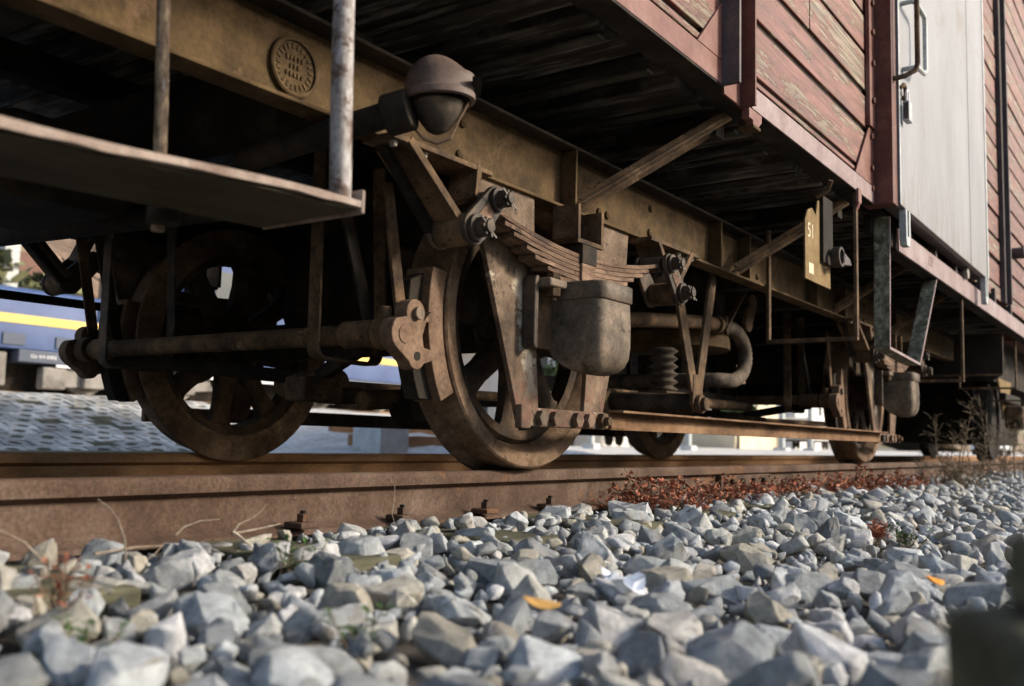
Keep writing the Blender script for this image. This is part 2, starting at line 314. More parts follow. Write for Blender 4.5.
def text(s, size, mat, origin, xdir, ydir, name, parent=None, ext=.002):
    cu = bpy.data.curves.new(name, 'FONT'); cu.body = s; cu.size = size; cu.extrude = ext; cu.align_x = 'CENTER'; cu.align_y = 'CENTER'
    t = bpy.data.objects.new(name, cu); col.objects.link(t)
    dg = bpy.context.evaluated_depsgraph_get(); me = bpy.data.meshes.new_from_object(t.evaluated_get(dg))
    bpy.data.objects.remove(t)
    X = Vector(xdir).normalized(); Y = Vector(ydir).normalized(); Z = X.cross(Y)
    mt = Matrix((X, Y, Z)).transposed().to_4x4(); mt.translation = Vector(origin); me.transform(mt)
    me.materials.clear(); me.materials.append(M[mat])
    o = bpy.data.objects.new(name, me); col.objects.link(o)
    if parent: o.parent = parent
    return o
def arc(c, r, a0, a1, n): return [(c[0]+r*math.cos(R(a0+(a1-a0)*i/n)), c[1]+r*math.sin(R(a0+(a1-a0)*i/n))) for i in range(n+1)]

# ================================================================== GROUND, TRACK
def lerp(x, xs, ys): return float(np.interp(x, xs, ys))
GY = [-80, -6, -2.2, -1.2, -.1, 1.6, 2.4, 3.2, 11.0, 60]
GZ = [-.25, -.25, -.225, -.215, -.165, -.165, -.17, -.17, .60, .62]
def gz(y, x=None):
    z = lerp(y, GY, GZ)
    if x is not None and 3 < y < 12:                 # the paved bank at the left is steeper than the yard
        t = min(1, max(0, (x-(2.2+.764*(y-4)))/1.2))
        z = z*t + lerp(y, [3.2, 6.6, 9.6, 12], [-.17, -.14, .50, .56])*(1-t)
    if x is not None and y > 2.4:                    # and the yard runs out flat to the right
        t = min(1, max(0, (x-(-2.0+1.25*(y+1.9)))/4))
        z = z*(1-t) - .14*t
    return z
ys = [-80, -30, -10, -6, -4, -3, -2.2, -1.2, -.1, 1.6, 2.4, 3.2, 3.6, 4.2, 4.8, 5.4, 6, 6.6, 7.2, 7.8, 8.4, 9, 9.6, 10.2, 11, 12, 13, 16, 20, 30, 60, 120, 400]
xs = [-200, -60, -20, -10, -5, -3, -1] + [k*.6 for k in range(1, 26)] + [16.5, 18, 20, 22, 25, 30, 45, 70, 110, 200, 400, 900]
mb = MB()
for x in xs:
    for y in ys: mb.v.append((x, y, gz(y, x) - .06 - (.06 if y < 3 else 0) + (rnd.uniform(-.03, .03) if 3 < y < 20 and -2 < x < 14 else 0)))
n = len(ys); mb.f = [(i*n+j, (i+1)*n+j, (i+1)*n+j+1, i*n+j+1) for i in range(len(xs)-1) for j in range(n-1)]
tag(mb.build('ground', 'yard'), kind='structure')
# unseen bank behind the camera, added to block low sky light
mb = MB(); bx_ = [-60, -30, -15, -8, -4, 0, 4, 8, 15, 30, 60, 100]; by_ = [(-4.6, -.40), (-6, .5), (-8.5, 1.7), (-11, 2.9), (-14, 4.0), (-17, 4.8), (-34, 5.2)]
for x in bx_:
    for y, z in by_: mb.v.append((x, y+.3*math.sin(x*.7), z+.12*math.sin(x*1.3+y)))
mb.f = [(i*7+j, (i+1)*7+j, (i+1)*7+j+1, i*7+j+1) for i in range(11) for j in range(6)]
tag(mb.build('sky_block_bank', 'soilgrass', angle=180), kind='structure')
# ballast bed: a bumpy sheet under the loose stones
mb = MB(); nx, ny = 150, 46
for i in range(nx):
    x = -6 + 46*(i/(nx-1))**1.7
    for j in range(ny):
        y = -3.4 + 5.9*j/(ny-1)
        edge = min(1, (j)/3, (ny-1-j)/3)
        mb.v.append((x, y, gz(y) - .012 + rnd.uniform(-.012, .012) - .14*(1-edge)))
mb.f = [(i*ny+j, (i+1)*ny+j, (i+1)*ny+j+1, i*ny+j+1) for i in range(nx-1) for j in range(ny-1)]
bed = tag(mb.build('ballast_bed', 'ballastdirt'), kind='structure')

def rail_prof(y, s=1):
    h = [(.0, 0), (.028, 0), (.0345, -.006), (.036, -.016), (.036, -.037), (.0085, -.050), (.0085, -.118), (.03, -.131), (.066, -.139), (.067, -.150)]
    return [(y+a, b) for a, b in h[1:]] + [(y-a, b) for a, b in h[1:][::-1]]
def make_rail(y, mat, label, x0=-9, x1=90):
    mb = MB(); pr_ = rail_prof(y); xs_ = [x0, -3, -1.5, 0, 1.5, 3, 4.6, 7, 10, 20, x1]
    for x in xs_:
        for (a, b) in pr_: mb.v.append((x, a, b + (.006 if y > 1 else -.007)))
    L = len(pr_)
    mb.f = [(i*L+k, i*L+(k+1) % L, (i+1)*L+(k+1) % L, (i+1)*L+k) for i in range(len(xs_)-1) for k in range(L)] + [tuple(range(L)), tuple(range((len(xs_)-1)*L, len(xs_)*L))]
    return tag(mb.build('rail', mat, angle=50), label, 'rail')
rail_near = make_rail(0, 'rail', 'purple-brown rusty near rail with its side towards the stones')
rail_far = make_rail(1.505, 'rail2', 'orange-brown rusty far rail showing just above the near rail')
# rail bolts with square heads on clip plates
clip_m = None
for i, x in enumerate([-2.2, -1.0, -.63, -.24, .13, .72, 1.2, 1.76, 2.44, 3.24, 3.8, 4.4, 5.0, 5.7]):
    if clip_m is None:
        c = MB().box(-.03, .03, -.105, -.04, -.137, -.122).build('rail_clip', 'rail', rail_near, bevel=.003)
        b = MB().box(-.011, .011, -.088, -.066, -.122, -.102).build('bolt', 'rail', c, bevel=.002)
        MB().cyl((0, -.077, -.104), (0, -.077, -.094), .008, 10).build('bolt_tip', 'dark', c)
        clip_m = c
    else: c = copy_tree(clip_m)
    c.location = (x, 0, 0)
# fish plate near the red weeds
fp = MB().prism([(-.036, -.052), (-.010, -.052), (-.010, -.116), (-.030, -.126), (-.034, -.118)], 1.7, 2.35, 'YZ').build('fish_plate', 'rail', rail_near, bevel=.003)
for k in range(4):
    MB().hexnut((1.82+.14*k, -.033, -.084), .016, .018).build('bolt', 'dark', fp)
# sleepers, almost buried
sl0 = None
for k in range(22):
    x = -3.1+.62*k
    if sl0 is None: sl = sl0 = MB().box(-.12, .12, -.52, 2.03, -.30, -.1515).build('sleeper', 'timber', bed, bevel=.01)
    else: sl = copy_tree(sl0)
    sl.location.x = x

# ------------------------------------------------------------------ stones
def stone_mesh(seed, hi):
    rr = random.Random(seed); bm = bmesh.new()
    sx, sy, sz = 1, rr.uniform(.55, .95), rr.uniform(.40, .75)
    for _ in range(20 if hi else 13):
        d = Vector((rr.gauss(0, 1), rr.gauss(0, 1), rr.gauss(0, 1))).normalized()
        q = Vector([math.copysign(abs(c)**.75, c) for c in d]) * rr.uniform(.8, 1.02)
        bm.verts.new((q.x*sx, q.y*sy, q.z*sz))
    r = bmesh.ops.convex_hull(bm, input=bm.verts)
    for v in [v for v in bm.verts if not v.link_faces]: bm.verts.remove(v)
    bmesh.ops.dissolve_limit(bm, angle_limit=R(16), verts=bm.verts, edges=bm.edges)
    if hi:
        bmesh.ops.bevel(bm, geom=list(bm.edges), offset=.045, segments=2, profile=.6, affect='EDGES', clamp_overlap=True)
        bmesh.ops.triangulate(bm, faces=bm.faces)
        bmesh.ops.subdivide_edges(bm, edges=[e for e in bm.edges if e.calc_length() > .22], cuts=2, use_grid_fill=True)
        bmesh.ops.triangulate(bm, faces=bm.faces)
        bm.normal_update(); so_ = Vector((seed*3.1, seed*1.7, 0))
        for v in bm.verts: v.co += v.normal*(noise.noise(v.co*2.3+so_)*.08+noise.noise(v.co*5+so_)*.05+noise.noise(v.co*11+so_)*.02)
    bmesh.ops.recalc_face_normals(bm, faces=bm.faces)
    me = bpy.data.meshes.new('stone'); bm.to_mesh(me); bm.free()
    me.materials.append(M['stone'])
    if hi:
        me.polygons.foreach_set('use_smooth', [True]*len(me.polygons)); me.set_sharp_from_angle(angle=R(32))
    return me
HI = [stone_mesh(100+i, True) for i in range(26)]
LO = [stone_mesh(300+i, False) for i in range(24)]
LOv = []
for me in LO:
    bmt = bmesh.new(); bmt.from_mesh(me); bmesh.ops.bevel(bmt, geom=list(bmt.edges), offset=.06, segments=1, affect='EDGES', clamp_overlap=True); bmesh.ops.triangulate(bmt, faces=bmt.faces)
    bmt.verts.ensure_lookup_table()
    LOv.append((np.array([v.co[:] for v in bmt.verts]), np.array([[v.index for v in f.verts] for f in bmt.faces]))); bmt.free()
grid = {}
def fits(x, y, r, k):
    cx, cy = int(x/.12), int(y/.12)
    for a in (-1, 0, 1):
        for b in (-1, 0, 1):
            for (X, Y, rr) in grid.get((cx+a, cy+b), ()):
                if (X-x)**2+(Y-y)**2 < (k*(r+rr))**2: return False
    return True
stones = []
def in_view(x, y):
    v = Vector((x, y, -.15))-CAM; d = v.dot(f_)
    if d < .35: return False
    return abs(v.dot(r_))/d < .78
def scatter(nn, r0, r1, k, x0, x1, y0, y1, lift):
    for _ in range(nn):
        x = x0+(x1-x0)*rnd.random()**1.5; y = rnd.uniform(y0, y1)
        if not in_view(x, y): continue
        if x > 3 and y < -2.2-.0*x: continue
        r = r0+(r1-r0)*rnd.random()**1.7
        if not fits(x, y, r, k): continue
        if y > -.105-r*.8: continue
        grid.setdefault((int(x/.12), int(y/.12)), []).append((x, y, r))
        stones.append((x, y, gz(y)+lift*r+rnd.uniform(-.006, .01), r))
scatter(2600, .046, .072, .80, -2.6, 12, -2.9, -.08, .30)
scatter(30000, .022, .043, .78, -2.6, 12, -2.9, -.08, .35)
grid2 = dict(grid); grid = {}
scatter(15000, .022, .042, 1.5, -2.6, 10, -2.8, -.20, .75)     # a second layer lying on top
grid = grid2
scatter(16000, .007, .020, .74, -2.6, 7, -2.6, -.075, .2)
def shown(s):
    v = Vector(s[:3])-CAM; d = v.dot(f_); a, b = v.dot(r_)/d, v.dot(u_)/d
    ok = abs(a) < .56 and b > -.38
    return (s[3]/d) if ok else 0
stones.sort(key=shown, reverse=True)
for i, (x, y, z, r) in enumerate(stones[:298]):
    o = bpy.data.objects.new('stone', HI[i % len(HI)]); col.objects.link(o); o.parent = bed
    o.location = (x, y, z); o.rotation_euler = (rnd.gauss(0, .35), rnd.gauss(0, .35), rnd.uniform(0, 6.28)); s = r*1.08
    o.scale = (s*rnd.uniform(.9, 1.2), s*rnd.uniform(.85, 1.1), s*rnd.uniform(.85, 1.2))
V, Fc, off = [], [], 0
from mathutils import Euler
for i, (x, y, z, r) in enumerate(stones[298:]):
    v, f = LOv[i % len(LOv)]
    m = np.array(Euler((rnd.gauss(0, .4), rnd.gauss(0, .4), rnd.uniform(0, 6.28))).to_matrix())
    sc_ = np.array([r*rnd.uniform(.9, 1.2), r*rnd.uniform(.85, 1.1), r*rnd.uniform(.85, 1.2)])
    V.append((v*sc_) @ m.T + np.array([x, y, z])); Fc.append(f+off); off += len(v)
V = np.concatenate(V); Fc = np.concatenate(Fc)
me = bpy.data.meshes.new('loose_stones'); me.vertices.add(len(V)); me.vertices.foreach_set('co', V.ravel())
me.loops.add(Fc.size); me.loops.foreach_set('vertex_index', Fc.ravel()); me.polygons.add(len(Fc)); me.polygons.foreach_set('loop_start', np.arange(0, Fc.size, 3))
me.update(calc_edges=True); me.validate(); me.materials.append(M['stone'])
o = bpy.data.objects.new('loose_stones', me); col.objects.link(o); o.parent = bed; o['kind'] = 'stuff'
print('stones', len(stones), 'tris', len(Fc))

# ================================================================== THE GOODS WAGON
W = empty('freight_wagon', (0, 0, 0), 'old two-axle goods wagon with peeling red plank sides and rusty running gear', 'freight wagon')
RW = .47; WB = 4.05
front = []                           # parts repeated at the second axle
def fp_(o): front.append(o); return o

def make_wheel(far):
    wz = RW
    t = MB().lathe([(.421, -.077), (.426, -.08), (.463, -.08), (.469, -.074), (.470, -.05), (.473, .028), (.480, .036), (.496, .044), (.500, .052), (.497, .060), (.485, .064), (.392, .064), (.386, .05), (.388, -.012), (.405, -.045)], (0, 0, wz), n=72, closed=True).build('wheel', 'wheel', W, angle=28)
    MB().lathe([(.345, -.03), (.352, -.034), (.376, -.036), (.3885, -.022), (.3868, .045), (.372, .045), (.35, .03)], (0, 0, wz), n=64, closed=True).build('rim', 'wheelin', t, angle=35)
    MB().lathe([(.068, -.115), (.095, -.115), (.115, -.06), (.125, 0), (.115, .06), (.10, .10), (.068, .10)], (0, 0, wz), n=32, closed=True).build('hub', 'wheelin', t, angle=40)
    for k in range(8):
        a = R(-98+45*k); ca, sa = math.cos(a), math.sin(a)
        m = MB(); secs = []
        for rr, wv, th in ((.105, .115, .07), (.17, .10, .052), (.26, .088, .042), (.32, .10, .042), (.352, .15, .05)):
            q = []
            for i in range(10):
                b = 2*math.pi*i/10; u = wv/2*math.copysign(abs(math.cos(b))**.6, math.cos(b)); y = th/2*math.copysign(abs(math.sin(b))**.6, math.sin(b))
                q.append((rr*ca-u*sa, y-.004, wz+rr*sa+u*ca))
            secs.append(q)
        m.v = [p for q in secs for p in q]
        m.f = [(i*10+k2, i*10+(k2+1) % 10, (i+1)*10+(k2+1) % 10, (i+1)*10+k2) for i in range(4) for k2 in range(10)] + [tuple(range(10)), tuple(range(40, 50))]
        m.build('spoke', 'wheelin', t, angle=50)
    return t

def suspension():
    # axle guard: two legs and the keep bar
    g = MB().prism([(-.50, .872), (-.19, .872), (-.178, .6), (-.140, .2), (-.140, .15), (-.245, .15), (-.45, .667)], -.200, -.182).build('axle_guard', 'guard', W, bevel=.003); fp_(g)
    MB().prism([(.44, .872), (.195, .872), (.178, .6), (.140, .2), (.140, .15), (.255, .15), (.42, .667)], -.200, -.182).build('guard_leg', 'guard', g, bevel=.003)
    k = MB().box(-.258, .262, -.221, -.2005, .137, .196).build('keep_bar', 'guard', g, bevel=.006)
    MB().box(-.27, -.215, -.226, -.1985, .13, .204).build('end_block', 'guard', g, bevel=.006)
    for bx in (-.165, -.085, .05, .125):
        MB().hexnut((bx, -.2215, .165), .026, .02).build('bolt', 'grease' if bx < -.1 else 'guard', g, bevel=.002)
    MB().hexnut((.215, -.2215, .166), .030, .022).cyl((.215, -.243, .166), (.215, -.262, .166), .015, 12).build('bolt', 'rust', g, bevel=.002)
    # axle box
    def dsec(hw, y0, y1, z):
        q = min(.034, hw*.5); pts = [(-hw, y0, z)]
        pts += [(-hw+q-q*math.cos(R(a)), y1+q-q*math.sin(R(a)), z) for a in range(0, 91, 15)]
        pts += [(hw-q+q*math.sin(R(a)), y1+q-q*math.cos(R(a)), z) for a in range(0, 91, 15)]
        pts.append((hw, y0, z)); return pts
    lev = [(.128, -.205, -.395, .596), (.130, -.205, -.40, .592), (.130, -.205, -.40, .545)]
    def loft(levels, cap=True):
        m = MB(); secs = [dsec(*l) for l in levels]; L = len(secs[0])
        m.v = [p for s_ in secs for p in s_]
        m.f = [(i*L+q, i*L+(q+1) % L, (i+1)*L+(q+1) % L, (i+1)*L+q) for i in range(len(secs)-1) for q in range(L)] + [tuple(range(L)), tuple(range((len(secs)-1)*L, len(secs)*L))]
        return m
    bx = loft([(.108, -.205, -.402, .5445), (.109, -.205, -.406, .47), (.108, -.205, -.406, .40), (.104, -.225, -.402, .362), (.095, -.255, -.392, .336), (.078, -.285, -.376, .318), (.055, -.31, -.352, .309)]).build('axle_box', 'boxiron', W, bevel=0, angle=50); fp_(bx)
    loft([(.106, -.205, -.404, .602), (.1115, -.205, -.4095, .597), (.1115, -.205, -.4095, .549), (.1095, -.205, -.4075, .5455)]).build('lid', 'boxiron', bx, angle=50)
    for sx in (-1, 1):
        MB().prism([(sx*.250, .592), (sx*.250, .392), (sx*.242, .378), (sx*.228, .374), (sx*.226, .61), (sx*.240, .606)], -.252, -.2035).build('flange', 'grease', bx, bevel=.006)
        MB().box(min(sx*.2255, sx*.1), max(sx*.2255, sx*.1), -.222, -.2035, .384, .598).build('cheek_plate', 'rust', bx, bevel=.004)
        MB().box(min(sx*.225, sx*.125), max(sx*.225, sx*.125), -.292, -.2225, .572, .600).build('lug', 'boxiron', bx, bevel=.008)
        b = MB().cyl((sx*.172, -.268, .532), (sx*.172, -.268, .626), .011, 10).hexnut((sx*.172, -.268, .545), .025, .0265, (0, 0, 1)).hexnut((sx*.172, -.268, .6005), .025, .018, (0, 0, 1))
        b.build('bolt', 'rust', bx, bevel=.0015)
    MB().box(-.148, .148, -.252, -.2035, .603, .6225).build('saddle', 'rust', bx, bevel=.005)
    # leaf spring
    def sz_(x): return .702 + .063*(x/.53)**2
    sp = MB().box(-.0425, .0425, -.294, -.198, .575, .725).build('leaf_spring', 'spring', W, bevel=.004); fp_(sp)   # the buckle
    MB().box(-.046, .046, -.297, -.195, .672, .738).build('buckle_cap', 'dark', sp, bevel=.004)
    N = 8; th = .0148
    for i in range(N):
        hl = .535 if i == 0 else .525-.058*i-.012*(i % 2)
        pts = []; m = MB(); steps = 16
        for j in range(steps+1):
            x = -hl+2*hl*j/steps; z = sz_(x)-i*(th+.0004)
            tp = 1 if abs(x) < hl-.05 or i == 0 else .7
            m.v += [(x, -.285+(1-tp)*.02, z), (x, -.207-(1-tp)*.02, z), (x, -.207-(1-tp)*.02, z-th), (x, -.285+(1-tp)*.02, z-th)]
        m.f = [(j*4+q, j*4+(q+1) % 4, j*4+4+(q+1) % 4, j*4+4+q) for j in range(steps) for q in range(4)] + [(3, 2, 1, 0), tuple(range(steps*4, steps*4+4))]
        m.build('leaf', 'spring', sp, bevel=.002, seg=1)
    for sx in (-1, 1):
        MB().cyl((sx*.548, -.288, .765), (sx*.548, -.204, .765), .030, 20).build('spring_eye', 'grease', sp, bevel=.003)
    # bump stop bracket under the solebar
    bs_ = MB().box(-.082, .082, -.300, -.286, .735, .75).box(-.082, -.066, -.30, -.20, .75, .862).box(.066, .082, -.30, -.20, .75, .862).box(-.066, .066, -.286, -.20, .738, .75).build('bump_stop', 'rust', W, bevel=.002); fp_(bs_)
    # shackles, pins, brackets
    for sx in (-1, 1):
        pu = Vector((sx*.552, 0, .765)); pl = Vector((sx*.645, 0, .667))
        d = (pl-pu).normalized(); nrm = Vector((-d.z, 0, d.x))
        a = math.degrees(math.atan2(d.z, d.x)); out = arc((pl.x, pl.z), .048, a-90, a+90, 12) + arc((pu.x, pu.z), .040, a+90, a+270, 12)
        sh = MB().prism(out, -.318, -.300).build('shackle', 'grease', W, bevel=.004); fp_(sh)
        MB().prism(out, -.196, -.182).build('back_link', 'grease', sh, bevel=.003)
        mid = (pu+pl)/2
        m_ = MB().prism([(mid.x+d.x*.028+nrm.x*.02, mid.z+d.z*.028+nrm.z*.02), (mid.x+d.x*.028-nrm.x*.02, mid.z+d.z*.028-nrm.z*.02), (mid.x-d.x*.028-nrm.x*.02, mid.z-d.z*.028-nrm.z*.02), (mid.x-d.x*.028+nrm.x*.02, mid.z-d.z*.028+nrm.z*.02)], -.321, -.3185)
        m_.build('worn_patch', 'spring', sh, bevel=.002)
        for p, rr in ((pu, .026), (pl, .029)):
            pin = MB().cyl((p.x, -.332, p.z), (p.x, -.318, p.z), rr*1.35, 20).hexnut((p.x, -.332, p.z), rr, .024).cyl((p.x, -.18, p.z), (p.x, -.372, p.z), rr*.62, 14)
            for q in range(6):
                an = q*math.pi/3; pin.bar((p.x+math.cos(an)*rr*.75, -.356, p.z+math.sin(an)*rr*.75), (p.x+math.cos(an)*rr*.75, -.366, p.z+math.sin(an)*rr*.75), .010, .010)
            pin.build('pin_nut', 'grease', sh, bevel=.0015)
            MB().tube([(p.x-.035, -.364, p.z+.022), (p.x, -.364, p.z), (p.x+.02, -.366, p.z-.02), (p.x+.028, -.369, p.z-.028)], .0026, 6).tube([(p.x, -.364, p.z), (p.x+.012, -.367, p.z-.028)], .0026, 6).build('split_pin', 'brass', sh)
        br = MB()
        # two-legged bracket from the solebar flange down to the lower pin
        br.bar((sx*.86, -.205, .862), (sx*.668, -.225, .69), .024, .125, (0, 1, 0.01))
        br.bar((sx*.565, -.215, .862), (sx*.600, -.235, .76), .022, .10, (0, 1, 0.01))
        br.prism([(sx*.93, .868), (sx*.93, .853), (sx*.50, .853), (sx*.50, .868)], -.265, -.155)
        bb = br.cyl((pl.x, -.298, pl.z), (pl.x, -.2, pl.z), .045, 20).build('spring_bracket', 'rust', W, bevel=.002); fp_(bb)
        MB().prism([(sx*.90, .852), (sx*.80, .852), (sx*.645, .66), (sx*.69, .655)], -.2, -.175).build('web_plate', 'dark', bb, bevel=.002)
        for q in (.90, .84, .78):
            MB().tube([(sx*q, -.2395, .8535), (sx*q, -.2395, .840)], [.013, .009], 12).build('rivet', 'brass', bb)
    return
def brake_gear():
    # on the -X side of the wheel
    c = (0, RW)
    blk = MB().prism(arc(c, .478, 165, 210, 14)+arc(c, .545, 209.5, 166, 14), -.075, .03).build('brake_block', 'shoe', W, bevel=.004); fp_(blk)
    MB().prism(arc(c, .5455, 168, 209, 14)+arc(c, .60, 206, 172, 12), -.045, .012).build('block_back', 'dark', blk, bevel=.004)
    out = arc((-.625, .448), .040, -30, 200, 10) + arc((-.672, .385), .052, 130, 235, 8) + arc((-.615, .322), .036, 205, 330, 10) + [(-.54, .318), (-.535, .345), (-.585, .352), (-.592, .385), (-.578, .425), (-.545, .43), (-.555, .462)]
    MB().prism(out, -.097, -.047).build('shoe_holder', 'shoe', blk, bevel=.005)
    MB().hexnut((-.622, -.0975, .447), .019, .014, n=10).build('bolt', 'boxiron', blk, bevel=.002)
    MB().cyl((-.668, -.1, .384), (-.668, -.0965, .384), .027, 24).build('pin_end', 'shoe', blk, bevel=.001)
    MB().cyl((-.614, -.0985, .325), (-.614, -.0975, .325), .013, 16).build('pin_hole', 'dark', blk)
    h = MB().bar((-.70, -.035, .82), (-.625, -.035, .46), .012, .042, (1, 0, .2)).build('brake_hanger', 'rust', W, bevel=.003); fp_(h)
    h2 = MB().bar((-.74, .13, .87), (-.60, .10, .40), .012, .045, (1, 0, .2)).build('brake_hanger', 'dark', W, bevel=.003); fp_(h2)
def brake_beam():
    z = .392; x = -.648
    b = MB().tube([(x, -.045, z-.004), (x, .10, z), (x, .7525, z), (x, 1.4, z), (x, 1.55, z)], .031, 20).build('brake_beam', 'rust', W, angle=50); fp_(b)
    for y0, y1, r in ((-.044, .02, .05), (.03, .16, .041), (1.36, 1.47, .041), (1.49, 1.55, .05)):
        MB().cyl((x, y0, z), (x, y1, z), r, 24).build('collar', 'rust', b, bevel=.006)
    MB().cyl((x-.01, -.01, z+.04), (x-.01, -.01, z+.075), .02, 14).build('grease_cap', 'rust', b, bevel=.004)
    for y in (.21, 1.30):
        pts = [(x-.085, .95), (x-.078, .40)] + [(x-.078+.035+.035*math.cos(R(a)), .355+.035*math.sin(R(a))) for a in range(190, 271, 16)] + [(x+.16, .318)] + [(x+.16+.03*math.cos(R(a)), .348+.03*math.sin(R(a))) for a in range(-80, 1, 16)] + [(x+.20, .5), (x+.17, .95)]
        m = MB(); L = len(pts)
        for i, (px, pz) in enumerate(pts):
            q0 = pts[max(i-1, 0)]; q1 = pts[min(i+1, L-1)]; tx, tz = q1[0]-q0[0], q1[1]-q0[1]; l = math.hypot(tx, tz); nx_, nz_ = -tz/l*.005, tx/l*.005
            m.v += [(px+nx_, y-.024, pz+nz_), (px+nx_, y+.024, pz+nz_), (px-nx_, y+.024, pz-nz_), (px-nx_, y-.024, pz-nz_)]
        m.f = [(j*4+q, j*4+(q+1) % 4, j*4+4+(q+1) % 4, j*4+4+q) for j in range(L-1) for q in range(4)] + [(3, 2, 1, 0), tuple(range(L*4-4, L*4))]
        fp_(m.build('safety_strap', 'rust' if y < 1 else 'grease', W, bevel=.002, angle=60))
    # brake triangle and pull rods under the axle
    m = MB().bar((x+.02, .10, z-.03), (x+.42, .72, .30), .03, .05).bar((x+.02, 1.40, z-.03), (x+.42, .78, .30), .03, .05)
    fp_(m.build('brake_triangle', 'dark', W, bevel=.004))
    m = MB().tube([(x+.30, .66, .27), (2.1, .66, .30)], .022, 12).build('pull_rod', 'rust', W); fp_(m)
    MB().cyl((x+.42, .60, .28), (x+.42, .90, .28), .05, 16).build('rod_joint', 'rust', m, bevel=.005)
    MB().box(x+.16, x+.34, .50, .60, .205, .29).build('rod_fork', 'rust', m, bevel=.01)

fp_(make_wheel(False)); suspension(); brake_gear(); brake_beam()
MIRROR = True
fp_(make_wheel(True)); suspension(); brake_gear()
MIRROR = False
fp_(MB().tube([(0, -.30, RW), (0, -.1, RW), (0, -.1, RW), (0, .1, RW), (0, .1, RW), (0, 1.4, RW), (0, 1.4, RW), (0, 1.8, RW)], [.055, .06, .082, .082, .075, .075, .082, .06], 24).build('axle', 'dark', W, angle=30))
for o in front:
    c = copy_tree(o); c.location.x += WB

# tie bar between the axle guards
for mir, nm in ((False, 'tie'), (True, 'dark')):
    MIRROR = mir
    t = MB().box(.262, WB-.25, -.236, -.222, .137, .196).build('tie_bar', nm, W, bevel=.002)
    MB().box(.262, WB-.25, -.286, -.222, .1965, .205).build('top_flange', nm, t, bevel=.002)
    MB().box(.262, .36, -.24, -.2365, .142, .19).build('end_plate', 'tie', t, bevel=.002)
MIRROR = False

# solebars (outward facing channels)
X0, X1 = -2.9, 8.1
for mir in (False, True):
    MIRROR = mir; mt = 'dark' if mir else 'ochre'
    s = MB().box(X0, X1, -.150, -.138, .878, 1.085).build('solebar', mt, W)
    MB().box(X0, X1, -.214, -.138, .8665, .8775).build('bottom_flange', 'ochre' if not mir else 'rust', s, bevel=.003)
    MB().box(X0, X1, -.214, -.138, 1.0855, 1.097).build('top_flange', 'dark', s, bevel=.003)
    if not mir:
        for x in (.045, 1.28, 1.62, 2.62, 3.15, 4.35, 5.3):
            st = MB().box(x-.006, x+.006, -.212, -.1505, .878, 1.085).build('stiffener', 'ochre', s, bevel=.002)
        for x in (-.52, .30, .36, .70, 1.30, 1.36, 1.75, 1.86, 2.75, 3.3, 3.75):
            MB().tube([(x, -.150, .93), (x, -.158, .93), (x, -.163, .93)], [.016, .015, .008], 12).build('rivet', 'ochre', s)
            MB().tube([(x+.01, -.150, 1.03), (x+.01, -.158, 1.03), (x+.01, -.163, 1.03)], [.016, .015, .008], 12).build('rivet', 'ochre', s)
        bp = MB().lathe([(0, 0), (.064, 0), (.064, -.006), (.071, -.007), (.075, -.004), (.075, .006)], (-1.168, -.1565, .976), n=48).build('builders_plate', 'ochre', s, angle=30)
        rr = random.Random(3)
        for k in range(22):
            a = k*2*math.pi/22; c0 = Vector((-1.168+.052*math.cos(a), -.1575, .976+.052*math.sin(a))); t_ = Vector((-math.sin(a), 0, math.cos(a))); rad = Vector((math.cos(a), 0, math.sin(a)))
            MB().bar(c0-rad*.006, c0+rad*.006, .0035, .006, t_).bar(c0-rad*.006+t_*.003, c0+rad*rr.choice((-.006, .006))-t_*.003, .003, .006, rad).build('raised_letter', 'ochre', bp)
        for k in range(3):
            for q in range(5-2*(k == 1)):
                x = -1.168-.024+.012*q+.012*(k == 1); z = .996-.02*k
                MB().box(x-.004, x-.001, -.1605, -.1545, z-.006, z+.006).box(x-.001, x+.003, -.1605, -.1545, z+.001*rr.randint(-5, 3), z+.006).build('raised_letter', 'ochre', bp)
MIRROR = False
# under-floor frame: cross members, centre beams, headstocks
for x in (-1.75, -.93, .30, 1.05, 2.05, 3.05, 3.85, 5.0, 6.0):
    MB().box(x-.05, x+.05, -.137, 1.642, .93 if x not in (2.05, ) else .90, 1.16).build('cross_member', 'dark', W, bevel=.004)
for y in (.48, 1.02):
    MB().box(X0, X1, y-.04, y+.04, 1.161, 1.26).build('centre_beam', 'dark', W, bevel=.004)
MB().box(6.30, 6.34, -.60, -.216, .742, 1.10).box(6.30, 6.34, -.136, 1.64, .742, 1.155).box(6.30, 6.34, -.2155, -.1365, .742, .864).build('cross_panel', 'panel', W, bevel=.003)
MB().box(6.27, 6.298, -.60, 1.64, .735, .752).build('panel_edge', 'rust', W, bevel=.003)
MB().box(X0-.12, X0-.01, -.62, 2.125, .79, 1.20).build('headstock', 'dark', W, bevel=.006)
for yb in (-.12, 1.62):
    bf = MB().tube([(8.12, yb, 1.02), (8.28, yb, 1.02)], .08, 20).build('buffer', 'dark', W)
    MB().tube([(8.281, yb, 1.02), (8.36, yb, 1.02)], .055, 16).build('plunger', 'dark', bf)
    MB().tube([(8.361, yb, 1.02), (8.38, yb, 1.02), (8.39, yb, 1.02)], [.19, .20, .18], 28).build('buffer_head', 'dark', bf, bevel=.004)
# floor boards across the wagon, seen from below
x = X0
k = 0
while x < X1-.05:
    wd = rnd.uniform(.17, .25); k += 1; z = 1.262+(.0, .034, .012, .04, .03)[k % 5]+rnd.uniform(0, .006)
    fl = MB().box(x+.004, x+wd-.006, -.56, 2.06, z, 1.335).build('floor_board', 'floorwood', W, bevel=.006, seg=1)
    x += wd
MB().box(X0, X1, -.61, 2.115, 1.337, 1.36).build('floor_top', 'dark', W)
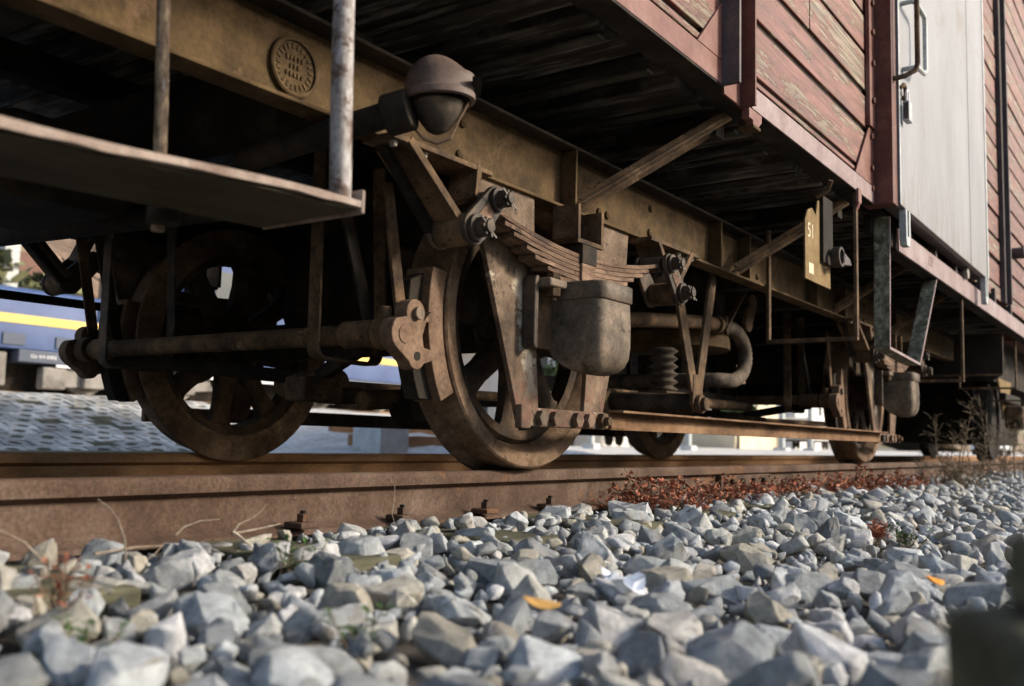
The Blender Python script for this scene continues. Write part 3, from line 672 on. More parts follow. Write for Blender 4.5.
# added pale strips standing in for lit edges at some board joints
for i in range(27):
    x = -2.06+.333*i+(.02 if i % 3 else -.015)
    MB().box(x-.022, x+.022, -.5475, .44, 1.249, 1.2605).build('lit_edge_strip', 'lit_strip', W, bevel=.003, seg=1)
# cross bearers under the floor at the braces
for x in (.47, 1.90, 3.42, 4.62, 5.9):
    MB().box(x-.035, x+.035, -.55, -.14, 1.19, 1.261).build('cross_bearer', 'dark', W, bevel=.004)

# side sill: channel with outer face at Y=-.65
sill = MB().box(X0, 2.10, -.650, -.640, 1.2975, 1.378).build('side_sill', 'steelred', W, bevel=.002)
MB().box(X0, 2.10, -.650, -.548, 1.288, 1.297).build('bottom_flange', 'dark', sill, bevel=.002)
MB().box(.50, 2.09, -.6575, -.6505, 1.289, 1.372).build('cover_plate', 'sillpale', sill, bevel=.002)
MB().prism([(.478, 1.289), (.60, 1.289), (.60, 1.262), (.555, 1.225), (.515, 1.225), (.515, 1.25), (.478, 1.25)], -.655, -.625).build('hanging_tab', 'steelred', sill, bevel=.003)
MB().box(.505, .575, -.66, -.60, 1.222, 1.234).build('tab_foot', 'ochre', sill, bevel=.003)
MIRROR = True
s2 = MB().box(X0, X1, -.650, -.640, 1.288, 1.378).build('side_sill', 'dark', W)  # far sill coloured dark in place of shade
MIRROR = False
# planks of the near side
def bay(xa, xb, joints, ztop, y, gus=None, splits={}):
    zs = joints + [ztop]
    for i in range(len(zs)-1):
        z0 = zs[i]; z1 = zs[i+1]; g = .021 if i != 2 else .040
        segs = splits.get(i, [xa, xb])
        for a, b in zip(segs[:-1], segs[1:]):
            dy = rnd.uniform(-.004, .004)
            poly = [(a+.003, z0+g/2), (b-.003, z0+g/2), (b-.003, z1-g/2), (a+.003, z1-g/2)]
            m = MB().box(a+.003, b-.003, y+dy, y+dy+.032, z0+g/2+rnd.uniform(-.003, .003), z1-g/2+rnd.uniform(-.003, .003))
            o = m.build('plank', 'plank', side, bevel=.005, seg=2)
side = MB().box(X0, 8.1, -.627, -.566, 1.362, 4.62).build('side_wall', 'dark', W)
bay(-2.9, .40, [1.385, 1.43, 1.635, 1.83, 2.03, 2.23, 2.43, 2.63, 2.83, 3.03, 3.23, 3.43, 3.63, 3.83, 4.03, 4.23, 4.43], 4.62, -.640, splits={1: [-2.9, .40]})
bay(.415, 2.08, [1.385, 1.43, 1.640, 1.835, 2.035, 2.235, 2.43, 2.63, 2.83, 3.03, 3.23, 3.43, 3.63, 3.83, 4.03, 4.23, 4.43], 4.62, -.640, splits={3: [.415, 1.19, 2.08], 5: [.415, 1.5, 2.08]})
bay(4.5, 8.09, [1.30, 1.43, 1.625, 1.82, 2.015, 2.21, 2.405, 2.60, 2.795, 2.99, 3.185, 3.38, 3.575, 3.77, 3.965, 4.16, 4.355], 4.62, -.645, splits={2: [4.5, 6.5, 8.09]})
# gusset plates and posts
MB().prism([(.05, 1.3785), (.245, 1.58), (.245, 1.3785)], -.6515, -.6415).build('gusset', 'steelred', W, bevel=.002)
MB().prism([(1.80, 1.3785), (2.035, 1.66), (2.11, 1.66), (2.11, 1.289), (2.09, 1.289), (2.09, 1.3785)], -.6535, -.6445).build('gusset', 'steelred', W, bevel=.002)
p = MB().box(.246, .262, -.712, -.6425, 1.292, 4.62).build('side_post', 'darkpost', W, bevel=.002)  # flange facing away from the sun, coloured dark in place of shade
MB().box(.2625, .402, -.652, -.6425, 1.268, 4.62).build('post_web', 'steelred', p, bevel=.002)
MB().box(.4025, .416, -.706, -.6425, 1.262, 4.62).build('post_flange', 'postbrown', p, bevel=.002)
dp = MB().box(2.11, 2.205, -.744, -.600, 1.288, 4.62).build('door_post', 'postbrown', W, bevel=.004)
MB().box(2.02, 2.1085, -.664, -.6425, 1.665, 4.62).build('post_strip', 'steelred', dp, bevel=.003)
for z in (1.36, 1.46, 1.62, 1.80, 1.99, 2.15, 2.30):
    MB().hexnut((2.065, -.6645 if z > 1.66 else -.654, z), .016, .012).build('bolt', 'postbrown', dp, bevel=.002)
ps = MB().box(5.95, 6.10, -.684, -.6455, 1.302, 4.62).build('side_post', 'darkpost', W, bevel=.003)
MB().box(6.02, 6.05, -.72, -.6845, 1.30, 4.62).build('post_flange', 'darkpost', ps, bevel=.003)
def door_stain():
    m = M['door']; nt = m.node_tree; bs = nt.nodes['Principled BSDF']; base = bs.inputs['Base Color'].links[0].from_socket
    tc = nt.nodes.new('ShaderNodeTexCoord'); sp = nt.nodes.new('ShaderNodeSeparateXYZ'); nt.links.new(tc.outputs['Object'], sp.inputs[0])
    mp = nt.nodes.new('ShaderNodeMapping'); mp.inputs['Scale'].default_value = (9, 1, 1.6); nt.links.new(tc.outputs['Object'], mp.inputs[0])
    no = _n(nt, 'ShaderNodeTexNoise', Scale=3, Detail=8, Roughness=.7); nt.links.new(mp.outputs[0], no.inputs[0])
    z = _n(nt, 'ShaderNodeMapRange'); z.inputs[1].default_value = 1.75; z.inputs[2].default_value = 1.30; nt.links.new(sp.outputs[2], z.inputs[0])
    k = _n(nt, 'ShaderNodeMapRange'); k.inputs[1].default_value = .44; k.inputs[2].default_value = .72; nt.links.new(no.outputs[0], k.inputs[0])
    q = _n(nt, 'ShaderNodeMath', _operation='MULTIPLY'); nt.links.new(z.outputs[0], q.inputs[0]); nt.links.new(k.outputs[0], q.inputs[1])
    c = _mix(nt, q.outputs[0], base, (.16, .115, .08))
    n2 = _n(nt, 'ShaderNodeTexNoise', Scale=14, Detail=6, Roughness=.8); nt.links.new(tc.outputs['Object'], n2.inputs[0])
    k2 = _n(nt, 'ShaderNodeMapRange'); k2.inputs[1].default_value = .66; k2.inputs[2].default_value = .72; nt.links.new(n2.outputs[0], k2.inputs[0])
    c = _mix(nt, k2.outputs[0], c, (.13, .10, .08))
    nt.links.new(c, bs.inputs['Base Color'])
door_stain()
# door, its handles, hanger loops and the rail below
door = MB().box(2.206, 4.70, -.752, -.716, 1.302, 4.55).build('sliding_door', 'door', W, bevel=.004)
MB().box(2.21, 4.69, -.7155, -.66, 1.30, 1.335).build('door_foot', 'darkpost', door, bevel=.003)
MB().box(4.06, 4.10, -.7545, -.7522, 1.31, 4.54).build('sheet_seam', 'door', door, bevel=.001)
MB().box(4.662, 4.706, -.757, -.7525, 1.302, 4.55).build('edge_strip', 'galv', door, bevel=.002)
MB().box(2.2, 2.222, -.757, -.7525, 1.302, 4.55).build('edge_strip', 'galv', door, bevel=.002)
MB().tube([(2.30, -.752, 2.02), (2.30, -.80, 2.02), (2.315, -.815, 2.027), (2.48, -.818, 2.045), (2.51, -.818, 2.075), (2.512, -.818, 2.33), (2.50, -.818, 2.36), (2.32, -.815, 2.37), (2.30, -.80, 2.37), (2.30, -.752, 2.37)], .0125, 12).build('door_handle', 'galv', door, angle=60)
MB().tube([(2.15, -.744, 1.925), (2.17, -.79, 1.935), (2.20, -.835, 1.965), (2.205, -.845, 2.00), (2.205, -.845, 2.40), (2.2, -.84, 2.44), (2.17, -.79, 2.47), (2.15, -.744, 2.48)], .013, 12).build('grab_handle', 'rust', dp, angle=60)
MB().tube([(2.22+.0, -.7575, 1.90)]+[(2.255+.03*math.cos(R(a)), -.768, 1.885+.038*math.sin(R(a))) for a in range(150, -150, -20)], .010, 10).build('hasp', 'rust', door, angle=60)
for x in (2.36, 4.62):
    pts = [(x-.03, -.7155, 1.33), (x-.03, -.7155, 1.19), (x-.015, -.7155, 1.155), (x+.015, -.7155, 1.155), (x+.03, -.7155, 1.19), (x+.03, -.7155, 1.33)]
    m = MB().prism([(x-.045, 1.335), (x-.045, 1.19), (x-.028, 1.15), (x+.028, 1.15), (x+.045, 1.19), (x+.045, 1.335), (x+.018, 1.335), (x+.018, 1.20), (x-.018, 1.20), (x-.018, 1.335)], -.752, -.717)
    m.v = [(a, b-.003, c_-.034) for a, b, c_ in m.v]
    m.build('hanger_loop', 'galv', door, bevel=.003)
dr = MB().box(2.44, 8.09, -.690, -.678, 1.112, 1.232).build('door_rail', 'sillpale', W, bevel=.003)
MB().box(2.44, 8.09, -.6775, -.60, 1.112, 1.122).build('rail_flange', 'dark', dr, bevel=.002)
text('CFF', .085, 'inkdark', (3.18, -.6905, 1.175), (1, 0, 0), (0, 0, 1), 'lettering', dr, ext=.0006)
for x in (2.75, 3.4, 4.0, 4.35, 4.9, 5.5, 6.3):
    MB().box(x-.02, x+.02, -.676, -.62, 1.1225, 1.36).build('rail_bracket', 'darkpost', dr, bevel=.003)
MB().hexnut((4.15, -.69, 1.262), .04, .03).cyl((4.15, -.62, 1.262), (4.15, -.71, 1.262), .02, 12).build('door_roller', 'brass', dr, bevel=.004)
MB().box(2.25, 8.09, -.60, -.567, 1.18, 1.36).build('rail_backing', 'dark', dr)
MB().cyl((6.62, -.645, 1.83), (6.62, -.75, 1.83), .05, 14).build('door_stop', 'darkpost', W, bevel=.006)
# end walls, far wall, roof
MIRROR = True
fw = MB().box(X0, X1, -.640, -.60, 1.379, 4.62).build('side_wall', 'steelred', W)
MIRROR = False
MB().box(X0-.04, X0-.001, -.60, 2.105, 1.21, 4.62).build('end_wall', 'steelred', W)
MB().box(8.11, 8.15, -.63, 2.135, 1.21, 4.62).build('end_wall', 'steelred', W)
rf = MB().prism([(-.70, 4.621), (2.205, 4.621), (2.1, 4.70), (1.4, 4.80), (.7525, 4.83), (.1, 4.80), (-.6, 4.70)], X0-.1, 8.2, 'YZ').build('roof', 'galv', W)

# diagonal braces from solebar to sill
for xa, xb, z in ((.07, .46, .885), (1.46, 1.88, .885), (2.95, 3.40, .885), (4.2, 4.60, .885)):
    a, b = Vector((xa, -.205, z)), Vector((xb, -.56, 1.235)); t = (b-a)
    m = MB().bar(a-t*.04, b, .010, .062, (1, 0, 0)).bar(a-t*.04+Vector((0, -.022, .03)), b+Vector((0, -.022, .03)), .05, .009, (1, 0, 0))
    m.build('diagonal_brace', 'rust', W, bevel=.003)
# strap step hangers (U of flat bar across the wagon)
def ustrap(x, yo, yi, zb, zo, zi, mat, label=None):
    s_ = MB().bar((x, yo, zo), (x, yo, zb), .03, .016, (0, 1, 0)).build('step_strap', mat, W, bevel=.003)
    MB().bar((x, yi, zi), (x, yi, zb), .03, .016, (0, 1, 0)).build('inner_leg', mat, s_, bevel=.003)
    MB().box(x-.015, x+.015, yo-.008, yi+.008, zb-.018, zb-.0005).build('tread_bar', mat, s_, bevel=.003)
    return s_
s_ = ustrap(1.815, -.645, -.228, .607, 1.29, 1.15, 'rust'); MB().box(1.79, 1.84, -.668, -.652, 1.23, 1.30).bar((1.815, -.66, 1.235), (1.815, -.645, 1.20), .03, .016, (0, 1, 0)).build('bent_foot', 'steelred', s_, bevel=.004)
s_ = ustrap(4.25, -.655, -.13, .57, 1.112, 1.20, 'rust')
s_ = ustrap(7.0, -.60, -.13, .68, 1.112, 1.20, 'rust')
# mossy stirrup step of wide flat plate
st = MB().prism([(2.305, 1.27), (2.317, 1.27), (2.289, .605), (2.275, .605)], -.675, -.60).build('stirrup_step', 'moss', W, bevel=.003)
MB().prism([(2.275, .604), (2.289, .604), (2.93, .571), (2.93, .558), (2.275, .59)], -.675, -.60).build('step_tread', 'moss', st, bevel=.003)
MB().prism([(2.93, .558), (2.916, .573), (3.38, 1.111), (3.397, 1.111)], -.675, -.60).build('slanted_leg', 'moss', st, bevel=.003)
for q in (((2.275, .605), (2.290, .605), (2.317, 1.27), (2.305, 1.27)), ((2.275, .59), (2.93, .558), (2.93, .571), (2.275, .604)), ((2.916, .572), (2.931, .558), (3.397, 1.111), (3.382, 1.111))):
    MB().prism(list(q), -.6785, -.6752).build('worn_edge', 'sillpale', st)
MB().bar((2.36, -.60, 1.28), (2.15, -.50, 1.29), .10, .016, (0, 0, 1)).bar((2.355, -.61, 1.275), (2.22, -.46, 1.50), .09, .014, (0, 1, 0)).build('step_arm', 'dark', st, bevel=.003)
# number plate and its pull handle
npz = MB().prism([(1.69, .872), (2.06, .872), (2.06, 1.30), (1.94, 1.30), (1.87, 1.275)]+[(1.78+.085*math.cos(R(a)), 1.10+.085*math.sin(R(a))) for a in range(60, 181, 20)][0:0]+[(1.845, 1.20), (1.79, 1.225), (1.73, 1.205), (1.69, 1.15)], -.452, -.444).build('number_plate', 'plate', W, bevel=.002)
text('51', .10, 'plateink', (1.765, -.4525, 1.105), (1, 0, 0), (0, 0, 1), 'lettering', npz, ext=.0006)
MB().box(1.735, 1.80, -.4535, -.4522, .905, .955).build('paint_patch', 'plateink', npz)
MB().box(1.90, 2.05, -.468, -.4555, .98, 1.31).build('plate_strap', 'dark', npz, bevel=.005)
MB().lathe([(.035, -.02), (.05, -.02), (.05, .02), (.035, .02)], (2.01, -.50, 1.02), n=24, closed=True).build('pull_ring', 'grease', npz, bevel=.004)
MB().prism([(2.04, 1.05), (2.14, 1.03), (2.17, 1.0), (2.04, .985)], -.52, -.49).build('ring_lever', 'darkpost', npz, bevel=.004)
MB().tube([(1.85, -.452, 1.29), (1.86, -.50, 1.32), (1.84, -.52, 1.36)], .012, 8).build('plate_hook', 'rust', npz)
npz.location = (-.247, -.12, .008); npz.scale = (.93, 1, .92)

# brake shaft with V hangers
v = MB().bar((1.02, -.115, .80), (1.205, -.115, .33), .016, .066, (1, 0, .3)).build('shaft_hanger', 'rust', W, bevel=.003)
MB().bar((1.40, -.117, .866), (1.245, -.117, .33), .016, .066, (1, 0, -.3)).build('hanger_leg', 'rust', v, bevel=.003)
MB().prism([(1.18, .40), (1.27, .40), (1.285, .27), (1.255, .235), (1.205, .235), (1.175, .27)], -.127, -.107).build('hanger_foot', 'rust', v, bevel=.004)
MB().bar((1.02, -.115, .86), (1.02, -.115, .78), .05, .05).build('hanger_top', 'dark', v, bevel=.003)
sh = MB().cyl((1.228, -.105, .272), (1.228, .35, .285), .044, 24).build('brake_shaft', 'grease', W, bevel=.004)
for y0, y1, r in ((-.15, -.128, .042), (-.17, -.1505, .03), (.30, .345, .075)):
    MB().cyl((1.228, y0, .27), (1.228, y1, .27), r, 24).build('shaft_collar', 'rust', sh, bevel=.006)
MB().cyl((1.228, .36, .285), (1.228, 1.6, .285), .03, 16).build('shaft_core', 'dark', sh)
# vacuum cylinder with lower flange, bellows and its rod
vc = MB().lathe([(0, .30), (.27, .30), (.285, .27), (.285, .0), (0, 0)], (2.08, .42, .69), axis='Z', n=40).build('brake_cylinder', 'dark', W, angle=40)
MB().lathe([(0, -.001), (.30, -.001), (.315, -.012), (.315, -.085), (.30, -.095), (0, -.095)], (2.08, .42, .69), axis='Z', n=40).build('cylinder_flange', 'ochre', vc, angle=40)
prof = [(0, 0)]
for k in range(6): prof += [(.045, -.004-.036*k), (.066, -.018-.036*k), (.066, -.022-.036*k), (.045, -.036-.036*k)]
prof += [(0, -.225)]
MB().lathe(prof, (1.385, .12, .545), axis='Z', n=28).build('rubber_bellows', 'rubber', vc, angle=60)
MB().box(1.28, 1.49, .05, .2, .318, .334).build('bellows_foot', 'rust', vc, bevel=.006)
# brake hose: one long bend
hp = [(.75, .18, .60), (1.2, .16, .655), (1.7, .12, .70), (1.98, .10, .715)]
cx_, cz_, rh = 2.10, .573, .142
hp2 = [(1.98, .10, .715)] + [(cx_+rh*math.cos(R(a))*1.7, .10, cz_+rh*math.sin(R(a))) for a in range(85, -96, -9)] + [(2.02, .13, .431), (1.99, .2, .43), (1.98, .4, .43), (1.97, 1.2, .43)]
pp = MB().tube(hp, .036, 16).build('brake_pipe', 'rust', W, angle=60)
hz = MB(); pts = []
P = [Vector(p) for p in hp2]
acc = []
for a, b in zip(P[:-1], P[1:]):
    nseg = max(2, int((b-a).length/.009))
    for i in range(nseg): acc.append(a.lerp(b, i/nseg))
hz.tube(acc, [.036 if i % 2 else .0395 for i in range(len(acc))], 14).build('ribbed_hose', 'rubber', pp, angle=70)
MB().tube([(1.93, .10, .7105), (2.0, .10, .716)], .046, 18).tube([(1.97, .06, .76), (1.98, .058, .66)], .012, 8).build('hose_clamp', 'rust', pp, bevel=.003)
MB().bar((1.97, .06, .70), (2.20, .02, .97), .03, .012, (1, 0, 0)).build('hose_bracket', 'rust', pp, bevel=.002)
MB().prism(arc((2.36, .87), .055, 0, 180, 10)+arc((2.30, .76), .05, 180, 360, 10), .06, .085).build('hose_tag', 'rust', pp, bevel=.004)
# row of hanging rods under the middle
for i, x in enumerate((2.35, 2.5, 2.66, 2.85, 3.0, 3.2)):
    MB().box(x-.03, x+.03, .62, .66, .25, .90).build('hanging_rod', 'dark', W, bevel=.003)
MB().box(2.2, 3.4, .58, .70, .36, .42).build('rod_carrier', 'dark', W, bevel=.004)
MB().tube([(1.4, .50, .335), (3.4, .50, .345)], .03, 14).build('pull_rod', 'rust', W)
MB().box(2.6, 3.94, .80, .84, .44, .90).build('dark_filler_plate', 'dark', W, bevel=.004)  # added dark sheet that keeps the gap behind the hose black
# tool box and reservoir under the rear
MB().box(5.2, 6.6, .25, 1.25, .47, .86).build('dark_underfloor_box', 'dark', W, bevel=.03)
MB().box(4.75, 5.02, .02, .30, .48, .86).build('valve_box', 'darkpost', W, bevel=.01)
MB().box(-1.5, -1.1, .55, 1.1, .70, .93).build('dark_underfloor_box', 'dark', W, bevel=.05)
MB().box(.13, 1.0, .85, 1.35, .57, .925).build('dark_underfloor_box', 'dark', W, bevel=.05)  # added dark box that blocks bright gaps between the front wheels
MB().bar((-.10, .38, .16), (-.06, .38, .60), .07, .05, (0, 1, 0)).cyl((-.10, .33, .20), (-.10, .43, .20), .055, 16).build('brake_lever', 'dark', W, bevel=.006)
MB().tube([(-.3, .42, .215), (-.02, .42, .235)], .035, 14).tube([(-.38, .55, .23), (-.16, .55, .235)], .03, 14).build('rod_joint', 'rust', W, bevel=.006)

# footboard with its two posts at the left
fb = MB()
N = 26; xs_ = [-2.75+(1.312)*i/N for i in range(N+1)]
rw = random.Random(5)
for x in xs_:
    wv = .006*math.sin(x*7)+rw.uniform(-.003, .003); 
    fb.v += [(x, -.655+rw.uniform(-.004, .004), .503+wv), (x, -.392, .503), (x, -.392, .508), (x, -.655+.002, .512+wv)]
fb.f = [(j*4+q, j*4+(q+1) % 4, j*4+4+(q+1) % 4, j*4+4+q) for j in range(N) for q in range(4)] + [(0, 1, 2, 3), tuple(range(N*4, N*4+4))]
tiltf = lambda p: (p[0], p[1], p[2]-.036*(-1.4375-p[0]))
fb.v = [tiltf(p) for p in fb.v]
fbo = fb.build('footboard', 'board', W)
m = MB()
for x, in [(x,) for x in xs_]:
    m.v += [(x, -.667, .507+.006*math.sin(x*7)+rw.uniform(-.002, .002)), (x, -.6555, .507+.006*math.sin(x*7)), (x, -.6555, .521+.006*math.sin(x*7)), (x, -.667, .520+.006*math.sin(x*7))]
m.v = [tiltf(p) for p in m.v]
m.f = list(fb.f); m.build('worn_edge', 'boardedge', fbo, bevel=0)
MB().box(-1.4375, -1.428, -.668, -.392, .500, .546).build('end_lip', 'boardedge', fbo, bevel=.004)
MB().box(-1.475, -1.439, -.652, -.40, .5125, .5165).build('lip_strip', 'moss', fbo)
MB().tube([(-1.458, -.633, .5135), (-1.466, -.633, .7), (-1.482, -.633, 1.3)], .0205, 20).build('footboard_post', 'pole', W)
MB().tube([(-1.645, -.355, .46), (-1.652, -.352, .7), (-1.68, -.35, 1.3)], .0125, 16).build('footboard_post', 'pole2', W)
MB().tube([(-1.645, -.37, .505), (-1.645, -.37, .47)], .03, 14).build('post_foot', 'dark', fbo, bevel=.004)
# hooded lamp-like fitting on its pipe arm
lc = (-.985, -.45, .918)
prof = [(.0, .092)]+[(.080*math.cos(R(a)), .005+.087*math.sin(R(a))) for a in range(80, -1, -8)]+[(.083, -.008), (.089, -.012), (.089, -.028), (.081, -.031), (.076, -.025), (.072, .02), (0, .06)]
bk_ = Vector((.62, -.78, 0))
def hood_shape(p):
    q = Vector(p)-Vector(lc); t = q.dot(bk_)
    if q.z > .0:                                     # pull the crown forward into a beak on one side
        k = max(0, t)/.088
        q += bk_*(.040*k*k*max(0, 1-abs(q.z-.035)/.075)); q.z += -.012*k*k*(q.z > .05)
    else: q += bk_*(.012*max(0, t)/.09)
    return q+Vector(lc)
tilt = Matrix.Translation(Vector(lc)) @ Matrix.Scale(.93, 4) @ Matrix.Rotation(R(-3), 4, Vector((.78, .62, 0))) @ Matrix.Translation(-Vector(lc))
def shaped(m): m.v = [tuple(tilt @ hood_shape(p)) for p in m.v]; return m
hood = shaped(MB().lathe(prof, lc, axis='Z', n=48)).build('hooded_fitting', 'hoodiron', W, angle=35)
shaped(MB().lathe([(.0, -.034), (.062, -.034), (.056, -.056), (.042, -.082), (.026, -.104), (.012, -.112), (0, -.113)], lc, axis='Z', n=30)).build('bowl', 'grease', hood, angle=50)
vl_ = MB(); P0 = Vector(lc)
for sgn in (1, -1):
    d0 = bk_*sgn
    pts = [P0+d0*.084+Vector((0, 0, -.03)), P0+d0*(.078 if sgn < 0 else .058)+Vector((0, 0, -.075)), P0+d0*.035+Vector((0, 0, -.125)), P0+Vector((0, 0, -.138))]
    for a_, b_ in zip(pts[:-1], pts[1:]): vl_.bar(a_, b_, .014, .004, (d0.x, d0.y, .5))
vl_.v = [tuple(tilt @ Vector(p)) for p in vl_.v]
vl_.build('guard_strap', 'shoe', hood)
sl_ = MB().prism([(-.052, -.004), (.052, -.004), (.06, .006), (-.06, .006)], .086, .108, 'XY')
rot = Matrix((( -bk_.y, bk_.x, 0), (bk_.x, bk_.y, 0), (0, 0, 1))).transposed()
sl_.v = [tuple(P0+rot @ Vector((p[0], p[2]-.012 if 0 else p[2]-.0, p[1]+.012))) for p in sl_.v]
sl_.build('vent_slot', 'dark', hood)
MB().tube([(-1.05, -.40, .86), (-1.09, -.24, .83), (-1.10, .1, .80)], .032, 14).build('pipe_arm', 'dark', hood)
MB().tube([(-1.035, -.42, .865), (-1.06, -.36, .85)], .05, 16).build('arm_socket', 'dark', hood, bevel=.005)

# lateral pipes in the dark at the left
MB().tube([(-.92, .2, .74), (-.93, 1.9, .80)], .035, 14).build('brake_pipe', 'dark', W)
MB().tube([(-1.4, 1.77, .59), (.2, 1.77, .60)], .018, 10).build('pull_rod', 'dark', W)

# ------------------------------------------------------------------ padlock on the door hasp
pl = empty('padlock', (2.27, -.78, 1.80), 'small steel padlock hanging below the pale door handle', 'padlock')
MB().box(-.034, .034, -.016, .016, -.07, .035).build('lock_body', 'galv', pl, bevel=.006)
MB().tube([(-.02, 0, .03), (-.02, 0, .075)]+[(.0+.02*math.cos(R(a)), 0, .075+.02*math.sin(R(a))) for a in range(165, 0, -25)]+[(.02, 0, .075), (.02, 0, .03)], .0065, 10).build('shackle', 'white', pl, angle=60)
MB().box(-.0355, -.0345, -.012, .012, -.06, .025).build('lock_side', 'darkpost', pl)

# ================================================================== NEXT WAGON, coupled behind
V2 = empty('freight_wagon', (8.5, .75, 0), 'dark next goods wagon coupled beyond the rear wheel', 'freight wagon')
L = Vector((8.5, .75, 0))
def b2(name, mat, mb, **k):
    mb.v = [tuple(Vector(p)-L) for p in mb.v]; return mb.build(name, mat, V2, **k)
b2('body', 'steelred', MB().box(8.8, 16, -.62, 2.12, 1.35, 3.6))
b2('underframe', 'dark', MB().box(8.75, 16, -.14, 1.64, .86, 1.349))
b2('axle_guard', 'plate', MB().prism([(8.65, .88), (9.55, .88), (9.35, .62), (9.30, .45), (8.95, .45), (8.92, .62)], -.21, -.19), bevel=.004)
b2('axle_box', 'rust', MB().box(8.98, 9.26, -.40, -.212, .34, .60), bevel=.04)
b2('leaf_spring', 'dark', MB().box(8.6, 9.65, -.29, -.215, .62, .72), bevel=.02)
for yy in (0, 1.505):
    for xx in (9.15, 13.5):
        b2('wheel', 'dark', MB().lathe([(.0, -.05), (.38, -.05), (.40, -.08), (.47, -.08), (.47, .04), (.5, .05), (.5, .06), (.0, .06)] if yy == 0 else [(.0, .05), (.38, .05), (.40, .08), (.47, .08), (.47, -.04), (.5, -.05), (.5, -.06), (.0, -.06)], (xx, yy, .47), n=40))
b2('brake_rigging', 'dark', MB().box(9.6, 13, .2, 1.42, .185, .859), bevel=.02)
b2('step_strap', 'rust', MB().bar((8.52, -.62, 1.35), (8.52, -.62, .62), .03, .016, (0, 1, 0)).bar((8.52, -.62, .63), (8.52, -.1, .63), .03, .016))
b2('buffer', 'dark', MB().tube([(8.74, -.12, 1.02), (8.43, -.12, 1.02), (8.43, -.12, 1.02), (8.405, -.12, 1.02)], [.08, .07, .2, .18], 20))
b2('hand_rail', 'galv', MB().tube([(7.9, -.62, .92), (7.98, -.60, .70)], .03, 10))

# ================================================================== LITTLE THINGS ON THE BALLAST
def twig(pts, r, label):
    P = [Vector(p) for p in pts]; n_ = len(P)
    return tag(MB().tube(P, [.40*r*(1-.6*i/(n_-1)) for i in range(n_)], 6).build('twig', 'twig'), label, 'twig')
twig([(-1.655, -.34, -.16), (-1.655, -.33, -.101), (-1.658, -.31, -.067), (-1.669, -.30, -.046), (-1.688, -.29, -.03)], .005, 'tall curved pale dry stalk standing in front of the near rail at left')
twig([(-1.80, -.345, -.135), (-1.831, -.32, -.094), (-1.855, -.31, -.079), (-1.89, -.30, -.06)], .005, 'short pale stalk leaning left at the left end of the near rail')
twig([(-1.662, -.25, -.132), (-1.57, -.235, -.128), (-1.478, -.22, -.132)], .007, 'orange-brown straight stick lying along the foot of the rail')
twig([(-1.46, -.205, -.115), (-1.437, -.2, -.1), (-1.391, -.19, -.091), (-1.333, -.18, -.091)], .006, 'pale arched twig resting on a stone by the rail')
twig([(-1.335, -.225, -.12), (-1.314, -.22, -.1), (-1.27, -.21, -.09), (-1.236, -.2, -.075), (-1.225, -.2, -.062)], .006, 'forked pale twig pointing up left of the rail clip')
twig([(-1.34, -.23, -.118), (-1.25, -.215, -.113), (-1.182, -.2, -.108)], .008, 'thick grey twig lying below the forked twig')
twig([(-1.345, -.24, -.112), (-1.331, -.25, -.124), (-1.318, -.28, -.15)], .010, 'short dark twig stub pressed between two pale stones')
twig([(-1.60, -.30, -.15), (-1.565, -.29, -.137), (-1.536, -.28, -.118)], .004, 'thin slanted straw among the sticks at left')
twig([(-.76, -.17, -.14), (-.753, -.15, -.112), (-.735, -.14, -.07), (-.724, -.13, -.035)], .003, 'thin straight straw standing against the rail under the brake block')
twig([(-.735, -.21, -.15), (-.72, -.17, -.10), (-.714, -.14, -.048)], .003, 'thin bent straw crossing the straight straw under the brake block')
def dry_clump(x, y, wx, hgt, nst, seed):
    rr = random.Random(seed); m = MB(); lf = MB()
    for _ in range(nst):
        bx, by = rr.uniform(-wx, wx), rr.gauss(-.02, .07); top = Vector((bx+rr.gauss(0, .05), by+rr.gauss(-.01, .05), hgt*(.25+.75*rr.random()**1.6)*(1-.5*abs(bx)/wx)))
        a = Vector((bx, by, -.02)); mid = a.lerp(top, .5)+Vector((rr.gauss(0, .015), rr.gauss(0, .015), .01))
        m.tube([a, mid, top], [.003, .0024, .0015], 4, False)
        for k in range(rr.randint(7, 12)):
            p = a.lerp(mid, rr.random()) if rr.random() < .35 else mid.lerp(top, rr.random()**.7)
            p = p+Vector((rr.gauss(0, .012), rr.gauss(0, .012), rr.gauss(0, .008)))
            d = Vector((rr.gauss(0, 1), rr.gauss(0, 1), rr.gauss(-.2, .7))).normalized(); s_ = d.cross(Vector((rr.gauss(0, 1), rr.gauss(0, 1), rr.gauss(0, 1)))).normalized(); l = rr.uniform(.016, .036)
            nrm = d.cross(s_)*l*.18
            lf.add([p, p+d*l*.5+s_*l*.28+nrm, p+d*l, p+d*l*.5-s_*l*.28+nrm], [(0, 1, 2), (0, 2, 3)])
    e = empty('dry_weed', (x, y, gz(y)+.02))
    q_ = m.build('stem', 'weed', e); q_['kind'] = 'stuff'; o = lf.build('leaf', 'deadleaf', e, smooth=False); o['kind'] = 'stuff'
    return e
